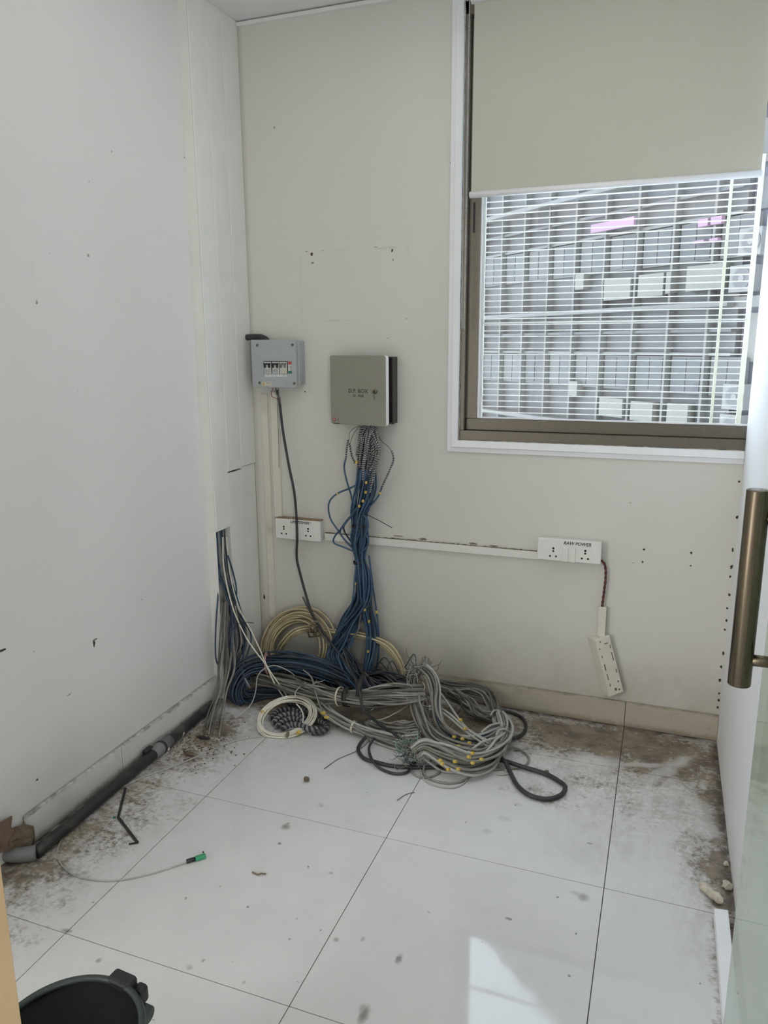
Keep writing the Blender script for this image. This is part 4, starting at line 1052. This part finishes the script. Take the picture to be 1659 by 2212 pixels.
# --- riser cables spilling from the open trunking
rb = empty('riser_cable_bundle', (-1.55, 2.44, 0), 'grey and blue cables spilling out of the open trunking run to the floor', 'cable bundle')
rx = -1.578
rnd = random.Random(31)
for i in range(20):
    y = 2.40+rnd.random()*.085; m_ = rnd.choice(['blue2', 'blue2', 'grey2', 'grey2', 'greydk', 'bluedk'])
    sp = (i/19-.5); bot = Fz(497+sp*46+rnd.uniform(-4, 4), 1436+rnd.uniform(-8, 12), .13)
    bot.x = max(bot.x, -1.595); bot.y = min(max(bot.y, 2.40), 2.60)
    x_ = rx-rnd.random()*.024
    cable('cable', [(x_, y, .84), (x_, y, .68), (rx+.002, y*.7+2.445*.3+sp*.02, .52), (rx+.012+rnd.random()*.03, 2.455+sp*.07+rnd.uniform(-.012, .012), .36), (rx+.03+rnd.random()*.03, 2.46+sp*.15, .22), bot+Vector((.02, 0, 0)), bot+Vector((.06, -.02, -.06))], .0036, M[m_], rb, m=44)
for pts, d_ in (([(476, 1220), (470, 1300), (466, 1360), (466, 1420), (474, 1440)], -1.575), ([(492, 1200), (503, 1235), (511, 1275), (508, 1320), (515, 1370), (527, 1420)], -1.545), ([(495, 1260), (509, 1310), (520, 1380), (527, 1425)], -1.54)):
    cable('cable', [Xp(x, y, d_) for x, y in pts], .0034, M['blue2'], rb, m=40)
for i in range(9):
    o = (i-4)*3.4+rnd.uniform(-3, 3); w_ = rnd.uniform(-9, 9)
    c = [Xp(492+o*.8, 1300, -1.55), Xp(490+o, 1370, -1.535), Fz(488+o+w_, 1440, .155), Fz(480+o*.6+w_*.5, 1490, .08), Fz(467+o*1.2, 1540, .02), Fz(458+o*1.3, 1578+rnd.uniform(-12, 14), .004)]
    cable('cable', c, .0032, M[rnd.choice(['grey2', 'greydk', 'grey2'])], rb, m=40)
# --- pair of white cables crossing from the trunking to the coil
wp = empty('white_cable_pair', tuple(Fz(610, 1500)), 'two thin off-white cables slanting from the trunking down to the white coil', 'cable')
for pts in ([(481, 1160, -1.57), (484, 1230, -1.56), (502, 1310, -1.53), (528, 1370, -1.48)], [(489, 1160, -1.57), (497, 1240, -1.555), (515, 1310, -1.53), (541, 1360, -1.48)]):
    tail = [(552, 1407), (574, 1436), (592, 1474), (614, 1508)] if pts[0][0] == 481 else [(561, 1402), (577, 1440), (601, 1475), (623, 1508)]
    zs = (.21, .17, .10, .035)
    cable('cable', [Xp(x, y, X) for x, y, X in pts]+[Fz(x, y, z) for (x, y), z in zip(tail, zs)], .0030, M['white_c'], wp, m=60)

# --- cream coil standing against the window wall
cc = empty('cream_cable_coil', tuple(B(640, 1450, .08)), 'thick cream cable coil standing upright against the window wall', 'cable coil')
c0 = B(641, 1402, .075); ex = (B(709, 1402, .075)-c0); ez = (B(641, 1330, .06)-c0)
coil('cable', c0, ex, ez+Vector((0, .02, 0)), 17, .0041, .21, M['cream'], cc, 4, m=40, zmin=0, ymax=YB-.014)
for x, y in ((681, 1352), (687, 1360), (676, 1362)):
    kn = [B(x-8, y+14, .10), B(x-10, y, .125), B(x, y-10, .125), B(x+8, y-2, .12), B(x+4, y+12, .10), B(x-6, y+14, .09)]
    cable('wrap', kn, .0035, M['tie_br'], cc, m=24)
cl_ = empty('cream_cable_loop', tuple(B(760, 1480, .05)), 'wide loop of a few cream cables arching behind the blue bundle', 'cable loop')
lp = [(600, 1412), (609, 1394), (628, 1372), (648, 1361), (673, 1358), (703, 1362), (724, 1367), (765, 1370), (806, 1381), (837, 1397), (859, 1425), (869, 1448), (866, 1474)]
for i in range(5):
    o = (i-2)*3.0
    cable('cable', [B(x+o*.7*(1 if j > 8 else -.5), y-o*(1 if j < 11 else .2), .045+.012*(i % 3)+(.05 if j < 4 else 0)) for j, (x, y) in enumerate(lp)], .0042, M['cream'], cl_, m=60, jit=.0015)

# --- blue hank on the floor
bh = empty('blue_cable_hank', tuple(Fz(560, 1500)), 'fat dark blue cable hank lying folded on the floor by the corner', 'cable bundle')
Cb = [B(778, 1478, .16), B(730, 1456, .18), B(680, 1441, .2), B(625, 1432, .22), B(572, 1434, .24), B(535, 1446, .28), B(515, 1470, .31), B(508, 1496, .33), B(522, 1512, .31), B(556, 1504, .25), B(620, 1494, .2), B(700, 1492, .17)]
C3, T3 = bundle(bh, Cb, [.026, .034, .038, .040, .040, .036, .036, .038, .036, .034, .036, .036], 32, .0040, [M['blue2'], M['bluedk'], M['bluedk']], 3, .5, m=84, wob=.3, xmin=-1.59)
ring_tie(bh, C3, T3, .40, .043, M['tie_p'], w=.004)
# dark tangle in the middle behind the grey bundle
dt = empty('dark_cable_tangle', tuple(Fz(730, 1500)), 'dark tangle of dusty blue and black cables in the middle of the pile', 'cable bundle')
bundle(dt, [B(600, 1448, .10), B(660, 1455, .11), B(720, 1468, .13), B(780, 1478, .14), B(840, 1480, .13), B(890, 1486, .12)], [.035, .055, .062, .06, .05, .035], 40, .0040, [M['bluedk'], M['black_c'], M['black_c'], M['greydk']], 5, .8, m=44, wob=.8, ends=.12, ymax=YB-.02)
bundle(dt, [B(745, 1400, .12), B(768, 1440, .15), B(790, 1475, .19), B(815, 1500, .22)], [.012, .022, .024, .018], 9, .0038, [M['greydk'], M['bluedk']], 6, .3, m=36)
rnd = random.Random(77)
for i in range(10):
    x = rnd.uniform(790, 880); y = rnd.uniform(1440, 1480)
    cable('thin_wire', [B(x, y, .06), B(x+rnd.uniform(-30, 30), y-rnd.uniform(5, 30), .08), B(x+rnd.uniform(-30, 45), y+rnd.uniform(-10, 15), .10), B(x+rnd.uniform(10, 60), y+30, .14)], .0018, M[rnd.choice(['black_c', 'greydk', 'bluedk'])], dt, m=26, n=5)

# --- grey bundle across the middle
gb_ = empty('grey_cable_bundle', tuple(Fz(770, 1530)), 'thick grey cable bundle tied with black tape across the middle of the pile', 'cable bundle')
Cg = [B(552, 1462, .24), B(590, 1470, .27), B(640, 1485, .3), B(700, 1500, .32), B(770, 1507, .33), B(830, 1504, .32), B(885, 1503, .30), B(915, 1500, .27)]
C4, T4 = bundle(gb_, Cg, [.022, .028, .036, .038, .029, .036, .040, .036], 30, .0042, [M['grey2'], M['grey2'], M['greydk'], M['grey']], 8, .35, m=72, wob=.3)
for s_, r_, m_, w_ in ((.615, .0335, 'tie_b', .008), (.575, .034, 'tie_w', .003)): ring_tie(gb_, C4, T4, s_, r_, M[m_], w=w_)
tp = B(776, 1470, .30); MB().tube([B(774, 1505, .38), B(776, 1480, .36), B(782, 1462, .30), B(786, 1450, .26)], [.011, .010, .008, .006], 8).build('tape_tail', M['tie_b'], gb_, True)
# --- lower hank
lg = empty('grey_cable_hank', tuple(Fz(780, 1580)), 'pale grey cable hank in front of the tied bundle, with a white tie', 'cable bundle')
Cl = [Fz(690, 1522, .05), Fz(715, 1543, .045), Fz(745, 1562, .035), Fz(776, 1574, .03), Fz(820, 1588, .03), Fz(870, 1598, .035), Fz(905, 1594, .045)]
C5, T5 = bundle(lg, Cl, [.022, .024, .022, .017, .024, .030, .030], 13, .0042, [M['grey'], M['grey'], M['grey2']], 9, .3, m=54, wob=.25)
ring_tie(lg, C5, T5, .45, .020, M['tie_w'], w=.004)
bundle(lg, [Fz(792, 1560, .03), Fz(830, 1570, .035), Fz(870, 1572, .045), Fz(905, 1562, .06)], [.010, .022, .024, .018], 8, .0042, [M['grey'], M['grey2']], 10, .2, m=36)
for x, y in ((698, 1540), (705, 1549)):
    p = Fz(x, y, .075); MB().cyl(p-Vector((.006, -.004, .003)), p+Vector((.006, -.004, .003)), .0062, 10).build('marker', M['yellow'], lg)

# --- big grey coil at the right with three frayed ends
gc = empty('grey_cable_coil', tuple(Fz(1020, 1600)), 'large messy grey cable coil with frayed ends and yellow markers', 'cable coil')
gm = [M['grey'], M['grey'], M['grey2']]
front = [Fz(893, 1628, .055), Fz(915, 1615, .07), Fz(940, 1625, .055), Fz(975, 1640, .045), Fz(1014, 1648, .04), Fz(1052, 1636, .045), Fz(1081, 1608, .05), Fz(1091, 1580, .055), Fz(1080, 1548, .06)]
C6, T6 = bundle(gc, front, [.030, .034, .042, .045, .042, .036, .030, .028, .026], 24, .0046, gm, 12, .2, m=72, wob=.22, flat=1)
mid = [Fz(903, 1500, .14), Fz(903, 1530, .10), Fz(917, 1566, .07), Fz(940, 1596, .055), Fz(970, 1614, .05), Fz(1005, 1622, .05), Fz(1042, 1618, .05), Fz(1074, 1600, .055), Fz(1086, 1575, .06)]
bundle(gc, mid, [.022, .026, .028, .028, .026, .024, .022, .022, .020], 14, .0044, [M['grey2'], M['grey2'], M['grey'], M['greydk']], 13, .25, m=72, wob=.3)
upr = [Fz(915, 1443, .22), Fz(932, 1462, .20), Fz(940, 1490, .16), Fz(942, 1520, .12), Fz(950, 1556, .08), Fz(968, 1580, .06), Fz(1004, 1598, .055), Fz(1042, 1594, .06), Fz(1076, 1576, .065)]
bundle(gc, upr, [.020, .022, .022, .020, .018, .018, .018, .018, .018], 10, .0044, [M['grey'], M['grey2'], M['greydk']], 14, .25, m=72, wob=.3)
bundle(gc, upr[3:], [.010, .012, .012, .012, .012, .012], 5, .0044, [M['blue2'], M['blue']], 15, .2, m=44)
upl = [Fz(905, 1446, .20), Fz(893, 1462, .17), Fz(893, 1480, .15), Fz(908, 1500, .12), Fz(918, 1525, .09), Fz(922, 1550, .06)]
bundle(gc, upl, [.016, .020, .022, .02, .02, .02], 9, .0042, [M['grey2'], M['greydk']], 16, .3, m=44)
bk = [Fz(942, 1478, .15), Fz(972, 1484, .12), Fz(1012, 1488, .09), Fz(1048, 1500, .07), Fz(1070, 1525, .055), Fz(1080, 1552, .05), Fz(1086, 1585, .05), Fz(1076, 1612, .045)]
bundle(gc, bk, [.014, .018, .022, .026, .026, .024, .022, .02], 15, .0042, [M['grey2'], M['greydk'], M['grey2']], 17, .3, m=64, wob=.35)
bk2 = [Fz(950, 1484, .13), Fz(985, 1502, .09), Fz(1015, 1528, .05), Fz(1045, 1545, .035), Fz(1075, 1552, .035)]
bundle(gc, bk2, [.016, .026, .030, .026, .02], 14, .0040, [M['greydk'], M['grey2']], 18, .3, m=48, wob=.4)
for pts in ([(948, 1493, .14), (971, 1524, .10), (990, 1551, .08), (1010, 1574, .075), (1042, 1594, .075), (1072, 1606, .065), (1090, 1596, .06)],
            [(927, 1526, .11), (946, 1527, .10), (975, 1545, .085), (1004, 1572, .075), (1034, 1592, .075), (1064, 1610, .065), (1090, 1602, .06)],
            [(927, 1532, .10), (945, 1533, .095), (973, 1552, .08), (1000, 1575, .075), (1030, 1597, .075), (1062, 1616, .065), (1090, 1606, .06)],
            [(1060, 1545, .07), (1068, 1535, .075), (1080, 1537, .07), (1084, 1552, .06)],
            [(1040, 1582, .08), (1060, 1567, .085), (1085, 1563, .08), (1098, 1575, .06), (1092, 1592, .05)],
            [(1072, 1590, .08), (1078, 1578, .085), (1092, 1576, .08), (1104, 1590, .05), (1096, 1608, .04)]):
    cable('cable', [Fz(*p) for p in pts], .0044, M['grey'], gc, m=44)
def fray(parent, c, n, dirs, spread, ln, mats, seed, r=.0011, name='frayed_wires'):
    rnd = random.Random(seed); mb = MB()
    for i in range(n):
        p = c+Vector((rnd.gauss(0, spread), rnd.gauss(0, spread), rnd.gauss(0, spread*.7)))
        d = (Vector(dirs)+Vector((rnd.gauss(0, .7), rnd.gauss(0, .7), rnd.gauss(0, .55)))).normalized()
        L = ln*rnd.uniform(.5, 1.2); q = [p]
        for k in range(4):
            d = (d+Vector((rnd.gauss(0, .4), rnd.gauss(0, .4), rnd.gauss(0, .35)))).normalized(); q.append(q[-1]+d*L/4)
        q = [Vector((v.x, v.y, max(v.z, .003))) for v in q]
        mb.tube(smooth_path(q, 9), r, 4, mi=rnd.randrange(len(mats)))
    o = mb.build(name, mats, parent, True); o['kind'] = 'stuff'; o['label'] = 'frayed bare wire ends'
    return o
fray(gc, Fz(906, 1450, .20), 70, (-.1, -.1, .8), .020, .06, [M['wire_w'], M['grey2'], M['greydk']], 1)
fray(gc, Fz(903, 1507, .13), 46, (-.7, -.5, .1), .016, .05, [M['wire_w'], M['wire_w'], M['grey']], 2, r=.0014)
fray(gc, Fz(892, 1618, .06), 110, (-.6, -.2, .3), .020, .05, [M['teal'], M['greydk'], M['grey2'], M['teal']], 3)
fray(gc, Fz(890, 1636, .04), 70, (-.6, -.4, -.1), .018, .04, [M['greydk'], M['black_c'], M['grey2']], 4)
mk2 = [(951, 1643, .085), (956, 1650, .08), (983, 1645, .085), (968, 1662, .06), (990, 1661, .06), (1013, 1635, .09), (1021, 1627, .09), (1021, 1648, .08), (991, 1612, .085), (1005, 1574, .085), (995, 1555, .095), (981, 1592, .075), (999, 1596, .075), (1014, 1605, .08), (1040, 1640, .08), (700, 1546, .0)]
for x, y, z in mk2[:-1]:
    p = Fz(x, y, z); MB().cyl(p-Vector((.0045, -.001, .0015)), p+Vector((.0045, -.001, .0015)), .0054, 10).build('marker', M['yellow'], gc)

# --- white coil and cord
wc = empty('white_cable_coil', tuple(Fz(617, 1551)), 'neat round coil of thin off-white cable on the floor', 'cable coil')
c0 = Fz(618, 1550, .035); ex = Fz(675, 1550, .035)-c0
coil('cable', c0+Vector((0, .0, .0)), ex, Vector((-.012, .083, .034)), 11, .0027, .15, M['white_c'], wc, 6, m=40, zmin=.001)
cable('cable', [Fz(640, 1520, .07), Fz(652, 1535, .05), Fz(655, 1552, .035), Fz(650, 1572, .02), Fz(640, 1582, .015)], .0026, M['white_c'], wc, m=24)
for x, y, z in ((567, 1540, .045), (645, 1583, .018)):
    p = Fz(x, y, z); MB().cyl(p-Vector((.002, .005, 0)), p+Vector((.002, .005, .002)), .0075, 10).build('marker', M['yellow'], wc)
p = Fz(621, 1587, .014); MB().cyl(p-Vector((.003, 0, 0)), p+Vector((.003, 0, 0)), .011, 10).build('wrap', M['tie_br'], wc)
cd = empty('speckled_cord', tuple(Fz(640, 1560)), 'heap of speckled black and white twisted cord inside the white coil', 'cord')
lay = [[(585, 1553), (597, 1538), (618, 1533), (640, 1536), (658, 1546)], [(590, 1562), (604, 1548), (626, 1543), (648, 1548), (664, 1560)], [(598, 1570), (614, 1557), (634, 1553), (654, 1560), (672, 1572)], [(608, 1575), (628, 1565), (648, 1567), (668, 1575), (690, 1576)], [(660, 1556), (680, 1556), (698, 1562), (706, 1572), (696, 1580), (676, 1582)], [(622, 1520), (636, 1518), (650, 1524), (664, 1536), (682, 1546), (700, 1554)]]
for i, L in enumerate(lay):
    twisted('cord_strand', [Fz(x, y, .012+.010*math.sin(math.pi*j/(len(L)-1))+.004*(i % 2)) for j, (x, y) in enumerate(L)], .0108, .017, [M['rope_d'], M['rope_w'] if i < 4 else M['greydk']], cd, strand=.5, n=7, per=10)

# --- single cables
def single(name, pts, r, mat, label, m=60, n=8, jit=0):
    return props(cable(name, pts, r, M[mat], m=m, n=n, jit=jit), label, 'cable')
hbk = [B(599, 842, .045), B(604, 868, .045), B(611, 929, .05), B(624, 1005, .055), B(635, 1060, .06), B(640, 1110, .065), B(642, 1160, .065), B(641, 1205, .055), B(650, 1245, .055), B(661, 1285, .06), B(674, 1325, .10), B(690, 1352, .13), B(712, 1385, .17), B(738, 1420, .22), B(765, 1462, .30), B(778, 1500, .395), B(786, 1534, .42), Fz(822, 1566, .05), Fz(852, 1586, .055), Fz(876, 1604, .05)]
single('power_cable', hbk, .0052, 'black_c', 'long black cable hanging from the breaker box into the pile', 100)
single('cable_stub', [B(654, 1289, .06), B(665, 1312, .065), B(678, 1335, .09), B(690, 1362, .12), B(712, 1395, .15)], .0042, 'greydk', 'short grey cable stub leaning beside the long black cable')
bw = empty('breaker_wires', tuple(B(598, 842, .05)), 'bare red and grey wires under the breaker box', 'wire')
cable('wire', [B(590, 838, .045), B(586, 848, .05), B(588, 857, .05), B(598, 861, .048), B(604, 866, .046)], .0013, M['redst'], bw, m=20)
cable('wire', [B(596, 838, .045), B(597, 850, .05), B(603, 860, .05), B(606, 872, .047)], .0026, M['greydk'], bw, m=20); cable('wire', [B(601, 838, .045), B(603, 850, .05), B(603, 862, .05)], .0022, M['grey2'], bw, m=20)
cable('wire', [B(599, 858, .03), B(600, 900, .018), B(602, 960, .016), B(603, 1010, .016)], .0012, M['grey2'], bw, m=20)
loopk = [Fz(1000, 1640, .012), Fz(1050, 1640, .012), Fz(1086, 1643, .016), Fz(1131, 1657, .010), Fz(1177, 1671, .009), Fz(1207, 1687, .009), Fz(1221, 1700, .009), Fz(1212, 1717, .009), Fz(1183, 1726, .009), Fz(1147, 1719, .009), Fz(1119, 1698, .009), Fz(1102, 1668, .012), Fz(1088, 1642, .026), Fz(1060, 1625, .03)]
single('black_cable', loopk, .0072, 'black_c', 'thick black cable loop curling out on the floor to the right of the coil', 90, 10)
single('black_cable', [Fz(790, 1592, .025), Fz(776, 1610, .009), Fz(775, 1624, .007), Fz(788, 1639, .007), Fz(815, 1647, .007), Fz(852, 1655, .007), Fz(912, 1658, .007), Fz(960, 1655, .007), Fz(1000, 1645, .008)], .0065, 'black_c', 'thick black cable curving out at the front left of the pile', 70, 10)
single('black_cable', [Fz(808, 1594, .03), Fz(797, 1616, .012), Fz(804, 1642, .016), Fz(822, 1660, .006), Fz(852, 1671, .006), Fz(880, 1668, .006), Fz(888, 1652, .006), Fz(905, 1640, .01)], .0048, 'black_c', 'thinner black cable looping in front of the left frayed end', 60, 8)
single('black_cable', [Fz(1078, 1545, .02), Fz(1081, 1535, .018), Fz(1110, 1541, .008), Fz(1130, 1553, .007), Fz(1136, 1570, .007), Fz(1129, 1585, .007), Fz(1112, 1594, .01), Fz(1090, 1596, .03)], .0062, 'black_c', 'black cable arc behind the big grey coil near the skirting', 50, 10)
single('grey_cable', [Fz(1094, 1612, .03), Fz(1110, 1615, .012), Fz(1128, 1622, .006), Fz(1142, 1637, .005), Fz(1137, 1651, .005), Fz(1118, 1658, .005), Fz(1092, 1661, .005), Fz(1060, 1662, .005)], .0036, 'grey2', 'thin grey cable loop on the floor right of the coil')
single('grey_cable', [Fz(917, 1648, .02), Fz(916, 1670, .005), Fz(931, 1684, .004), Fz(965, 1692, .004), Fz(994, 1689, .004), Fz(1014, 1678, .004), Fz(1024, 1666, .01)], .0036, 'grey2', 'thin grey cable loop on the white floor in front of the coil')
single('grey_cable', [Fz(908, 1662, .006), Fz(916, 1684, .003), Fz(940, 1697, .003), Fz(972, 1702, .003), Fz(995, 1697, .003), Fz(1010, 1684, .003)], .0026, 'grey', 'outermost thin pale loop on the floor in front of the coil')
single('grey_cable', [Fz(886, 1664, .004), Fz(900, 1676, .004), Fz(920, 1680, .004), Fz(945, 1672, .004), Fz(953, 1660, .008)], .0034, 'grey2', 'small grey cable arc below the left frayed end')
single('grey_cable', [Fz(1076, 1655, .004), Fz(1094, 1664, .004), Fz(1100, 1670, .004), Fz(1088, 1673, .004), Fz(1072, 1672, .004)], .0030, 'grey', 'short pale cable hook at the right foot of the coil', 30)
single('thin_wire', [Fz(512, 1549, .004), Fz(541, 1523, .03), Fz(552, 1494, .07), Fz(556, 1463, .13), Fz(570, 1445, .16), Fz(594, 1438, .16), Fz(621, 1448, .14), Fz(639, 1463, .12), Fz(653, 1490, .075), Fz(655, 1508, .05)], .0022, 'grey', 'thin pale wire arching over the grey bundle beside the white coil')
single('thin_wire', [Fz(640, 1508, .08), Fz(638, 1495, .10), Fz(650, 1482, .115), Fz(661, 1474, .125)], .0022, 'grey', 'short pale wire end sticking up from the grey bundle', 24)
fw = empty('frayed_wire', tuple(Fz(690, 1540, .05)), 'single frayed grey wire standing up in front of the dark tangle', 'wire')
cable('wire', [Fz(700, 1548, .055), Fz(692, 1528, .075), Fz(683, 1500, .11), Fz(678, 1482, .13), Fz(672, 1462, .155), Fz(655, 1447, .17)], .0028, M['grey2'], fw, m=36)
fray(fw, Fz(680, 1480, .135), 8, (.2, -.1, .8), .004, .03, [M['wire_w'], M['grey']], 8, name='frayed_end')
single('thin_wire', [Fz(800, 1558, .06), Fz(830, 1552, .07), Fz(862, 1536, .09), Fz(882, 1523, .10)], .0020, 'grey', 'thin pale wire slanting in front of the frayed middle ends', 30)
single('thin_wire', [Fz(800, 1535, .06), Fz(812, 1527, .075), Fz(830, 1522, .085), Fz(850, 1521, .085)], .0020, 'grey', 'short pale wire right below the tied grey bundle', 24)
single('thin_wire', [Xp(500, 1364, -1.53), Xp(512, 1350, -1.50), Xp(530, 1344, -1.48), Xp(548, 1346, -1.46)], .0014, 'bluedk', 'fine dark wire poking out in front of the corner trunking', 24)
wl2 = [(600, 1590), (560, 1592), (500, 1603), (422, 1636), (362, 1660), (301, 1682), (241, 1714), (187, 1753), (145, 1795), (124, 1838), (133, 1868), (163, 1892), (211, 1902), (262, 1901), (316, 1890), (362, 1877), (406, 1862)]
pc = empty('patch_cord', tuple(Fz(200, 1800)), 'thin white patch cord sweeping across the floor to a green connector', 'cable')
cable('cord', [Fz(x, y, .0025) for x, y in wl2], .0020, M['grey'], pc, m=110)
a, b, c = Fz(403, 1861, .006), Fz(422, 1855, .007), Fz(444, 1848, .007)
MB().cyl(a, b, .0058, 12).build('boot', M['blk'], pc, True)
d = (c-b).normalized(); s = Vector((-d.y, d.x, 0))
mb = MB(); vs = [b-s*.0065, c-s*.0055, c+s*.0055, b+s*.0065]; vs = [Vector((v.x, v.y, .001)) for v in vs]+[Vector((v.x, v.y, .0125)) for v in vs]
mb.add(vs, [(3,2,1,0),(4,5,6,7),(0,1,5,4),(1,2,6,5),(2,3,7,6),(3,0,4,7)]); mb.build('connector', M['grn'], pc, bevel=.0015, seg=1)
MB().cyl(c-d*.006+Vector((0, 0, .012)), c-d*.006+Vector((0, 0, .0132)), .0028, 10).build('connector_hole', M['hole'], pc)
